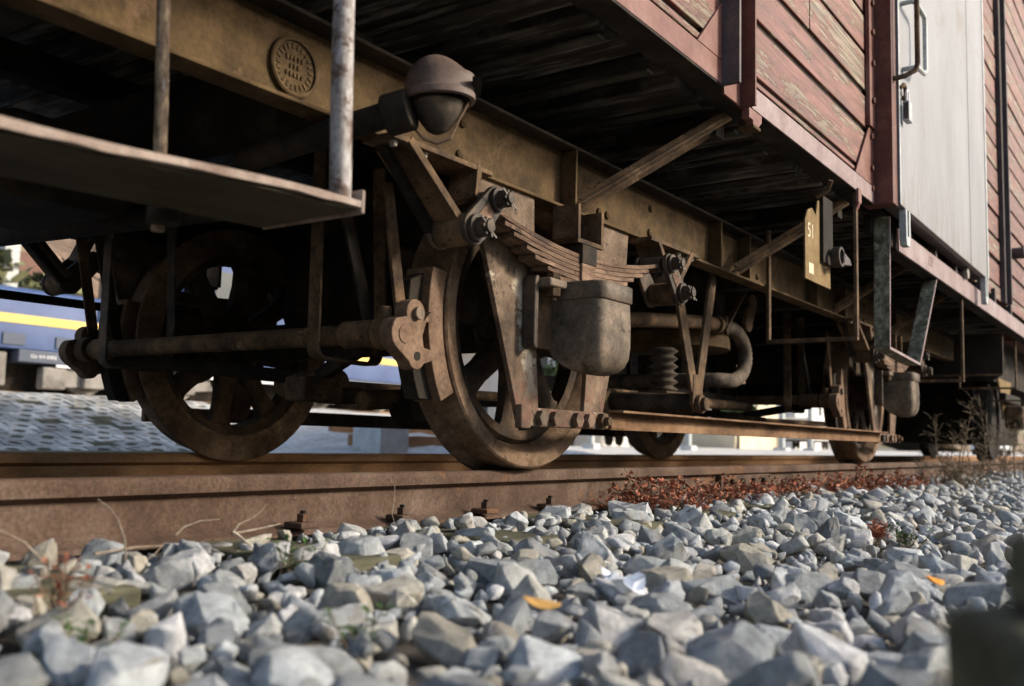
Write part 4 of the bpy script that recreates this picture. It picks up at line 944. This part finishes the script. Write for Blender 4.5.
clumps = [(.62, -.17, .13, .13, 30, 'rust-red dry weed clump tallest of the row, leftmost by the rail'), (.95, -.16, .16, .085, 26, 'low rust-red dry weeds filling the gap right of the tallest clump'),
          (1.32, -.16, .16, .10, 28, 'rust-red dry weeds against the fish plate of the near rail'), (1.72, -.17, .2, .10, 32, 'dense rust-red dry weeds in the middle of the row'), (2.2, -.18, .24, .10, 34, 'rust-red dry weeds below the rear axle rod'),
          (2.75, -.20, .28, .115, 36, 'spreading rust-red dry weeds with pale straw ends'), (3.4, -.24, .35, .12, 40, 'wide rust-red dry weed patch in front of the rear wheel'), (4.1, -.30, .4, .12, 36, 'last rust-red dry weeds before the tall brown bush')]
for i, (x, y, wx, h_, ns, lb) in enumerate(clumps): tag(dry_clump(x, y, wx, h_*1.25, int(ns*(2.2 if i in (0, 6) else 1.0)), 40+i), lb, 'dry weed', 'rust-red dry weeds along the near rail')
def bush(x, y, h_, ns, seed, label):
    rr = random.Random(seed); m = MB(); tw = MB()
    for _ in range(ns):
        a = Vector((rr.gauss(0, .10), rr.gauss(0, .10), -.05)); t = a+Vector((rr.gauss(0, .16), rr.gauss(0, .14), h_*rr.uniform(.45, 1)))
        mid = a.lerp(t, .5)+Vector((rr.gauss(0, .04), rr.gauss(0, .04), 0)); m.tube([a, mid, t], [.005, .004, .002], 5, False)
        for k in range(18):
            q = rr.uniform(.2, 1); p = (a.lerp(mid, q*2) if q < .5 else mid.lerp(t, q*2-1)); d = Vector((rr.gauss(0, 1), rr.gauss(0, 1), rr.uniform(.1, 1.2))).normalized(); l = rr.uniform(.04, .14)
            tw.tube([p, p+d*l], [.0022, .001], 3, False)
            for j in range(4):
                p2 = p+d*l*rr.uniform(.3, 1); d2 = (d+Vector((rr.gauss(0, .7), rr.gauss(0, .7), rr.gauss(0, .5)))).normalized()
                tw.tube([p2, p2+d2*rr.uniform(.015, .05)], [.0022, .0008], 3, False)
    e = empty('dry_bush', (x, y, gz(y)), label, 'bush'); m.build('stem', 'weed', e); o = tw.build('twig', 'weed', e); o['kind'] = 'stuff'
bush(6.1, -.38, .80, 9, 1, 'tall brown dry bush beside the track, the nearer of two')
bush(7.6, -.45, .75, 10, 2, 'brown dry bush under the ochre axle guard at right edge')
bush(5.0, -.5, .25, 12, 3, 'low brown dry tuft left of the tall dry bush')
def flatleaf(x, y, z, l, wd, mat, name, label, cat, curl=.3, rot=0, tilt=0):
    m = MB(); n_ = 6
    for i in range(n_+1):
        t = i/n_; hw = wd/2*math.sin(math.pi*min(.97, max(.03, t)))**.7
        zz = curl*l*(t-.5)**2
        for j in (-1, 0, 1): m.v.append(((t-.5)*l, j*hw, zz+abs(j)*hw*.35))
    m.f = [(i*3+j, i*3+j+1, i*3+4+j, i*3+3+j) for i in range(n_) for j in range(2)]
    o = m.build(name, mat, None); o.modifiers.new('thickness', 'SOLIDIFY').thickness = .0012
    o.location = (x, y, z); o.rotation_euler = (tilt, tilt*.6, rot)
    return tag(o, label, cat)
flatleaf(-1.53, -1.14, -.138, .055, .03, 'yleaf', 'fallen_leaf', 'yellow-brown curled leaf lying on the grey stones', 'leaf', .7, -.9, .3)
flatleaf(-.78, -1.50, -.145, .04, .03, 'oleaf', 'fallen_leaf', 'small orange leaf beside the dark block at lower right', 'leaf', .8, -.6, .4)
m = MB(); rr = random.Random(9); NP = 6
for a in range(NP):
    for b in range(NP):
        u, v_ = a/(NP-1), b/(NP-1)
        m.v.append(((u-.5)*.075+rr.gauss(0, .003), (v_-.5)*.05*(1-.55*u)+rr.gauss(0, .003), .014*math.sin(u*5+v_*3)+.010*abs(v_-.45)+rr.gauss(0, .004)))
m.f = [(a*NP+b, a*NP+b+1, (a+1)*NP+b+1, (a+1)*NP+b) for a in range(NP-1) for b in range(NP-1)]
o = m.build('paper_scrap', 'paper', None, smooth=False); o.modifiers.new('thickness', 'SOLIDIFY').thickness = .0008
o.location = (-1.236, -1.108, -.135); o.rotation_euler = (.35, .15, -.75); tag(o, 'crumpled white paper scrap between the stones', 'litter')
def greens(x, y, z, nl, mat, name, label, seed, l0=.02):
    rr = random.Random(seed); m = MB(); st = MB()
    for _ in range(nl//6):
        a = Vector((rr.gauss(0, .012), rr.gauss(0, .012), -.03)); t = a+Vector((rr.gauss(0, .025), rr.gauss(0, .025), rr.uniform(.04, .085)))
        st.tube([a, a.lerp(t, .5)+Vector((rr.gauss(0, .004), rr.gauss(0, .004), 0)), t], [.0018, .0014, .0008], 4, False)
        for k in range(7):
            p = a.lerp(t, rr.uniform(.35, 1)); d = Vector((rr.gauss(0, 1), rr.gauss(0, 1), rr.uniform(.0, .7))).normalized(); s_ = d.cross(Vector((0, 0, 1))).normalized(); l = rr.uniform(.5, 1.2)*l0; n_ = Vector((0, 0, l*.12))
            m.add([p, p+d*l*.5+s_*l*.25+n_, p+d*l, p+d*l*.5-s_*l*.25+n_], [(0, 1, 2), (0, 2, 3)])
    e = empty(name, (x, y, z), label, 'weed'); q_ = st.build('stem', 'weed', e); q_['kind'] = 'stuff'; o = m.build('leaf', mat, e, smooth=False); o['kind'] = 'stuff'
greens(-2.0, -.76, -.19, 60, 'green', 'small_weed', 'green weed sprouting at the lower left corner', 1)
greens(-1.40, -.50, -.15, 50, 'green', 'small_weed', 'green weed beside the large pale stones at left', 2)
greens(-1.71, -.97, -.18, 40, 'green', 'small_weed', 'green weed in a gap below the left middle stones', 3)
greens(-1.93, -.62, -.135, 90, 'deadleaf', 'small_weed', 'orange-red dry weed between stones at left edge', 4, .015)
greens(.24, -1.22, -.17, 80, 'green', 'small_weed', 'green and low weed at the right edge of the ballast', 5)
greens(.35, -1.1, -.17, 110, 'deadleaf', 'small_weed', 'red-brown dry weed at the right edge of the ballast', 6, .03)
# dark timber blocks close to the lens at the lower right
tb = MB().box(-.075, .075, -.05, .05, -.115, .115).build('timber_block', 'timber', None, bevel=.016, seg=3)
tb.location = (-1.955, -1.842, -.120); tb.rotation_euler = (R(2), R(-3), R(-52)); tag(tb, 'dark blurred timber block at the lower right corner', 'block')
tb2 = MB().box(-.04, .04, -.03, .03, -.024, .024).build('timber_block', 'timber', None, bevel=.010, seg=3)
tb2.location = (-1.950, -1.838, .016); tb2.rotation_euler = (0, R(3), R(-40)); tag(tb2, 'smaller dark block standing on the large one at the right edge', 'block')

# ================================================================== BEYOND THE WAGON
# grid pavers on the bank
bank = MB()
by_ = list(np.linspace(6.3, 9.9, 10))
for y in by_:
    for x in np.linspace(-3, 2.0+.764*(y-4), 14): bank.v.append((float(x), float(y), gz(float(y), float(x))+.012))
bank.f = [(i*14+j, i*14+j+1, (i+1)*14+j+1, (i+1)*14+j) for i in range(9) for j in range(13)]
bk = tag(bank.build('grass_bank', 'soilgrass', angle=180), kind='structure')
pm = None; cnt = 0
slope = math.atan2(.74, 3.0)
for j in range(12):
    y = 6.65+.25*j+rnd.uniform(-.01, .01)
    for i in range(60):
        x = -1.5+.295*i+(.147 if j % 2 else 0)
        v = Vector((x, y, gz(y, x)))-CAM; d = v.dot(f_); px = 512+960*v.dot(r_)/d
        if px < -60 or x > 1.85+.764*(y-4) or cnt >= 298 or rnd.random() < .06: continue
        if pm is None:
            q_ = MB(); n_ = 12; ou, inn = [], []
            for a in range(n_):
                an = 2*math.pi*(a+.5)/n_; c_, s_ = math.cos(an), math.sin(an); k_ = 1/max(abs(c_), abs(s_)); l_ = 1/(abs(c_)+abs(s_))**.8
                ou.append((.142*c_*k_, .118*s_*k_)); inn.append((.085*c_*l_, .066*s_*l_))
            q_.v = [(x_, y_, z_) for z_ in (.016, -.05) for pts in (ou, inn) for x_, y_ in pts]
            for a in range(n_):
                b = (a+1) % n_
                q_.f += [(a, b, n_+b, n_+a), (n_+a, n_+b, 3*n_+b, 3*n_+a), (b, a, 2*n_+a, 2*n_+b)]
            pm = q_.build('paver', 'paver', bk, smooth=False); o = pm
        else:
            o = pm.copy(); col.objects.link(o)
        o.location = (x, y, gz(y, x)+.01); o.rotation_euler = (slope+rnd.gauss(0, .04), rnd.gauss(0, .05), rnd.gauss(0, .05)); o.scale = (rnd.uniform(.93, 1.03), rnd.uniform(.93, 1.03), 1); cnt += 1
print('pavers', cnt)
# yard rails and foundation block
for k, y in enumerate((5.4, 6.85)):
    m = MB().box(3.6+.764*(y-4), 8.2+1.25*(y-5.4), y-.035, y+.035, gz(y, 7)-.06, gz(y, 7)+.055)
    tag(m.build('rail', 'rail2'), ['rusty yard rail behind the white block', 'farther rusty yard rail behind the white block'][k], 'rail')
fb_ = MB().box(4.55, 4.98, 4.85, 5.25, -.3, .205).build('foundation_block', 'concrete', None, bevel=.01); tag(fb_, 'white concrete foundation block standing beyond the far rail', 'block')
MB().box(4.68, 4.86, 4.95, 5.15, .206, .225).build('base_plate', 'galv', fb_)
for dx in (-.05, .05): MB().cyl((4.77+dx, 5.0, .225), (4.77+dx, 5.0, .27), .012, 8).build('anchor_bolt', 'galv', fb_)
# the blue locomotive
LO_ = empty('locomotive', (8, 14.2, .6), 'blue locomotive with a yellow stripe parked beyond the bank', 'locomotive')
O2 = Vector((8, 14.2, .6))
def lb(name, mat, mb, parent=None, **k):
    mb.v = [tuple(Vector(p)-O2) for p in mb.v]; return mb.build(name, mat, parent or LO_, **k)
body = lb('body', 'blue', MB().prism([(13.0, 1.30), (13.0, 2.12), (13.08, 2.24), (13.3, 2.30), (14.2, 2.34), (15.1, 2.30), (15.32, 2.24), (15.4, 2.12), (15.4, 1.30)], .5, 15.5, 'YZ'), bevel=.02)
lb('skirt', 'blue2', MB().box(5.0, 15.4, 12.96, 15.4, 1.10, 1.299), bevel=.02)
lb('stripe', 'yellow', MB().box(.6, 15.3, 12.988, 12.998, 1.70, 1.84))
lb('white_line', 'white', MB().box(5.6, 15.3, 12.93, 12.955, 1.055, 1.095))
for x in (3.2, 6.3, 7.25, 9.6, 11.2):
    d = lb('body_door', 'blue', MB().box(x, x+.8, 12.97, 12.987, 1.34, 1.59).box(x, x+.8, 12.97, 12.987, 1.88, 2.10), bevel=.01)
for x in (4.75, 5.6, 7.1, 8.2): lb('louvre', 'blue2', MB().box(x, x+.35, 12.975, 12.997, 1.36, 1.54))
lb('cab', 'blue', MB().box(8.4, 10.6, 12.98, 15.35, 2.2, 3.3), bevel=.05)
for x in (8.6, 9.7): lb('window', 'glass', MB().box(x, x+.7, 12.955, 12.979, 2.5, 3.1))
lb('fuel_tank', 'bogie', MB().box(.6, 4.9, 13.1, 15.2, .72, 1.25), bevel=.03)
t_ = text('Ge 4/4 6006', .085, 'white', tuple(Vector((5.40, 12.951, 1.20))-O2), (1, 0, 0), (0, 0, 1), 'lettering', LO_, ext=.002)
lb('panel_mark', 'white', MB().box(6.9, 7.05, 12.953, 12.9595, 1.08, 1.24).box(7.12, 7.3, 12.953, 12.9595, 1.08, 1.24))
for bx0 in (5.7, 11.0):
    bg_ = lb('bogie_frame', 'bogie', MB().prism([(bx0, 1.04), (bx0+2.9, 1.04), (bx0+3.0, .84), (bx0+2.2, .78), (bx0+2.0, .92), (bx0+1.2, .92), (bx0+.9, .78), (bx0, .74)], 13.0, 13.12), bevel=.01)
    for wx in (.55, 2.35):
        lb('bogie_wheel', 'bogie', MB().lathe([(0, 0), (.30, 0), (.32, -.03), (.40, -.03), (.40, .1), (0, .1)], (bx0+wx, 13.2, 1.03), n=28))
        lb('axle_box', 'bogie', MB().box(bx0+wx-.18, bx0+wx+.18, 12.88, 12.99, .74, 1.03), bevel=.03)
    lb('damper', 'bogie', MB().cyl((bx0+1.1, 12.9, .86), (bx0+2.1, 12.9, .80), .09, 14))
    lb('spring_plank', 'dark', MB().box(bx0+1.0, bx0+1.9, 12.95, 12.995, .90, 1.0), bevel=.01)
    lb('sand_box', 'bogie', MB().box(bx0-.3, bx0+.1, 12.95, 13.15, .70, 1.05), bevel=.03)
lb('under_gear', 'dark', MB().box(.7, 15.2, 13.4, 15.0, .66, 1.28))
for k, y in enumerate((13.25, 14.7)):
    tag(MB().box(-20, 17, y-.035, y+.035, .50, .645 if k == 0 else .64).build('rail', 'rail2'), ['near rail under the blue locomotive', 'far rail under the blue locomotive'][k], 'rail')
# masts
def mast(x, y, h_, label, r=.14):
    z = gz(y, x); e = empty('catenary_mast', (x, y, z), label, 'mast')
    MB().box(-r, r, -r*.8, r*.8, -.2, h_).build('pole', 'galv', e, bevel=.02); MB().bar((0, 0, h_*.85), (-r*.2, -2.6, h_*.88), .07, .07).build('arm', 'galv', e)
    MB().box(-r*2.2, r*2.2, -r*2.2, r*2.2, -.25, .15).build('base', 'concrete', e)
mast(11.0, 25.5, 9, 'pale mast behind the locomotive at the left edge', .22)
mast(38, 17, 8, 'pale grey mast between the tie bar and rail, near the middle', .13)
mast(60, 20.5, 8, 'grey mast left of the rear wheel under the tie bar', .2)
mast(72, 22.5, 8, 'second grey mast left of the rear wheel, farther off', .2)
mast(31, 18, 8, 'pale mast just right of the front wheel, beyond the yard', .12)
# houses
def house(x, y, wx, wy, h_, mat, label, roof='roof', nw=4, ns=2):
    z = gz(y, x); e = empty('house', (x, y, z), label, 'house')
    MB().box(-wx/2, wx/2, -wy/2, wy/2, -.3, h_).build('wall', mat, e)
    MB().prism([(-wy/2-.5, h_-.02), (wy/2+.5, h_-.02), (0, h_+wy*.32)], -wx/2-.5, wx/2+.5, 'YZ').build('roof', roof, e)
    for i in range(nw):
        for j in range(ns):
            xx = -wx/2+wx*(i+.5)/nw; zz = 1.2+j*2.8
            f = MB().box(xx-.55, xx+.55, -wy/2-.06, -wy/2-.003, zz-.08, zz+1.5).build('window', 'white', e); MB().box(xx-.45, xx+.45, -wy/2-.075, -wy/2-.061, zz, zz+1.4).build('pane', 'glass', f)
    for i in range(2):
        yy = -wy/2+wy*(i+.5)/2
        for j in range(ns):
            zz = 1.2+j*2.8
            f = MB().box(-wx/2-.06, -wx/2-.003, yy-.55, yy+.55, zz-.08, zz+1.5).build('window', 'white', e); MB().box(-wx/2-.075, -wx/2-.061, yy-.45, yy+.45, zz, zz+1.4).build('pane', 'glass', f)
house(52, 33, 11, 9, 6, 'palewall', 'pale two-storey house seen beside the front wheel')
house(85, 36, 12, 9, 5.5, 'cream', 'cream house seen below the tie bar, left of the masts')
house(112, 40, 14, 10, 6, 'palewall', 'pale house behind the two grey masts')
house(140, 44, 16, 10, 6.5, 'cream', 'cream house nearest to the rear wheel', nw=5)
house(33, 40, 13, 10, 7, 'cream', 'cream building behind the blue locomotive', nw=5)
house(26, 62, 12, 10, 8, 'pinkwall', 'pink house on the slope above the locomotive')
house(6, 70, 10, 9, 6, 'pinkwall', 'pink house at the far left above the locomotive')
wv_ = empty('delivery_van', (64, 8.5, gz(8.5, 64)), 'small white van parked past the rear wheel', 'van')
MB().prism([(-2.2, .35), (2.3, .35), (2.3, .95), (1.5, 1.15), (1.0, 1.9), (-2.2, 1.95)], -.85, .85).build('body', 'white', wv_, bevel=.06)
MB().prism([(1.42, 1.18), (1.03, 1.8), (.35, 1.82), (.35, 1.18)], -.87, -.852).build('window', 'glass', wv_)
MB().box(-2.215, -2.201, -.6, .6, 1.15, 1.75).build('window', 'glass', wv_)
for a in (-1.4, 1.5):
    for b in (-.75, .75): MB().cyl((a, b-.1, .33), (a, b+.1, .33), .33, 18).build('wheel', 'dark', wv_)
def wagonette(x, y, label, mat):
    e = empty('yard_wagon', (x, y, gz(y, x)), label, 'wagon')
    MB().box(-4, 4, -1.3, 1.3, .9, 3.1).build('body', mat, e, bevel=.03); MB().box(-4.1, 4.1, -1.2, 1.2, .72, .895).build('frame', 'dark', e)
    for a in (-2.8, -1.6, 1.6, 2.8):
        for b in (-.75, .75): MB().cyl((a, b-.06, .45), (a, b+.06, .45), .45, 20).build('wheel', 'dark', e)
wagonette(95, 30, 'pale grey wagon standing far off below the tie bar', 'palewall')
wagonette(48, 24.5, 'cream wagon standing far off right of the front wheel', 'cream')
# trees
def tree(x, y, h_, r, seed, label, leafy=True, zz=None):
    rr = random.Random(seed); z = gz(y, x) if zz is None else zz; e = empty('tree', (x, y, z), label, 'tree'); m = MB().tube([(0, 0, -.3), (rr.gauss(0, .1), 0, h_*.35), (rr.gauss(0, .2), rr.gauss(0, .2), h_*.8)], [h_*.03, h_*.022, h_*.006], 8)
    tips = []
    for k in range(16):
        a = rr.uniform(0, 6.28); q = rr.uniform(.25, .75); p = Vector((0, 0, h_*q)); d = Vector((math.cos(a), math.sin(a), rr.uniform(.3, .9))).normalized(); l = r*rr.uniform(.6, 1.1)
        m.tube([p, p+d*l*.5+Vector((0, 0, .1)), p+d*l], [h_*.009, h_*.006, h_*.003], 5, False); tips.append((p, p+d*l))
        for j in range(4):
            p2 = p+d*l*rr.uniform(.4, 1); d2 = (d+Vector((rr.gauss(0, .6), rr.gauss(0, .6), rr.gauss(.1, .4)))).normalized(); m.tube([p2, p2+d2*l*.45], [h_*.004, h_*.0015], 4, False); tips.append((p2, p2+d2*l*.45))
    m.build('trunk', 'bark', e)
    if leafy:
        lf = MB()
        for _ in range(1600):
            a, b = rr.choice(tips); p = a.lerp(b, rr.uniform(.4, 1.1))+Vector((rr.gauss(0, r*.10), rr.gauss(0, r*.10), rr.gauss(0, r*.10)))
            d = Vector((rr.gauss(0, 1), rr.gauss(0, 1), rr.gauss(0, 1))).normalized(); s_ = d.cross(Vector((.3, .2, 1))).normalized(); l = r*rr.uniform(.06, .13)
            lf.add([p-d*l-s_*l*.6, p+d*l-s_*l*.6, p+d*l+s_*l*.6, p-d*l+s_*l*.6], [(0, 1, 2, 3)])
        o = lf.build('crown', 'olive' if 'olive' in label else 'foliage', e, smooth=False)
tree(66, 26, 5, 1.7, 1, 'dark green tree under the tie bar, right of the far rear wheel')
tree(44, 27, 5, 1.6, 2, 'green tree near the pale house beside the front wheel')
tree(120, 33, 5, 2.2, 3, 'round green tree among the houses near the rear wheel')
def hz_h(x, y): return max(0, (y-40))*.42+2.5*math.sin(x*.05)+2*math.sin(y*.07+x*.03)
for i, (x, y, h_) in enumerate(((12, 34, 8), (16, 46, 9), (22, 36, 7), (30, 52, 10))):
    tree(x, y, h_, 3, 10+i, ['bare brown tree right of the left mast', 'bare brown tree on the slope, second from the left mast', 'bare brown tree behind the cab of the locomotive', 'tall bare brown tree highest on the slope'][i], False, max(gz(y), hz_h(x, y)))
for i, (x, y, h_) in enumerate(((9.5, 26, 4.5), (14, 30, 5))):
    tree(x, y, h_, 1.8, 30+i, ['olive green shrubby tree beside the left mast', 'second olive green tree behind the locomotive roof'][i], True)
# hillside
hm = MB(); xs_ = list(np.linspace(-120, 420, 46)); ys_ = list(np.linspace(34, 330, 26)); rr = random.Random(2)
for x in xs_:
    for y in ys_: hm.v.append((float(x), float(y), -1+hz_h(x, y)+ (rr.gauss(0, .8) if y > 50 else 0)))
n = len(ys_); hm.f = [(i*n+j, (i+1)*n+j, (i+1)*n+j+1, i*n+j+1) for i in range(len(xs_)-1) for j in range(n-1)]
tag(hm.build('hillside', 'hill', angle=180), kind='structure')
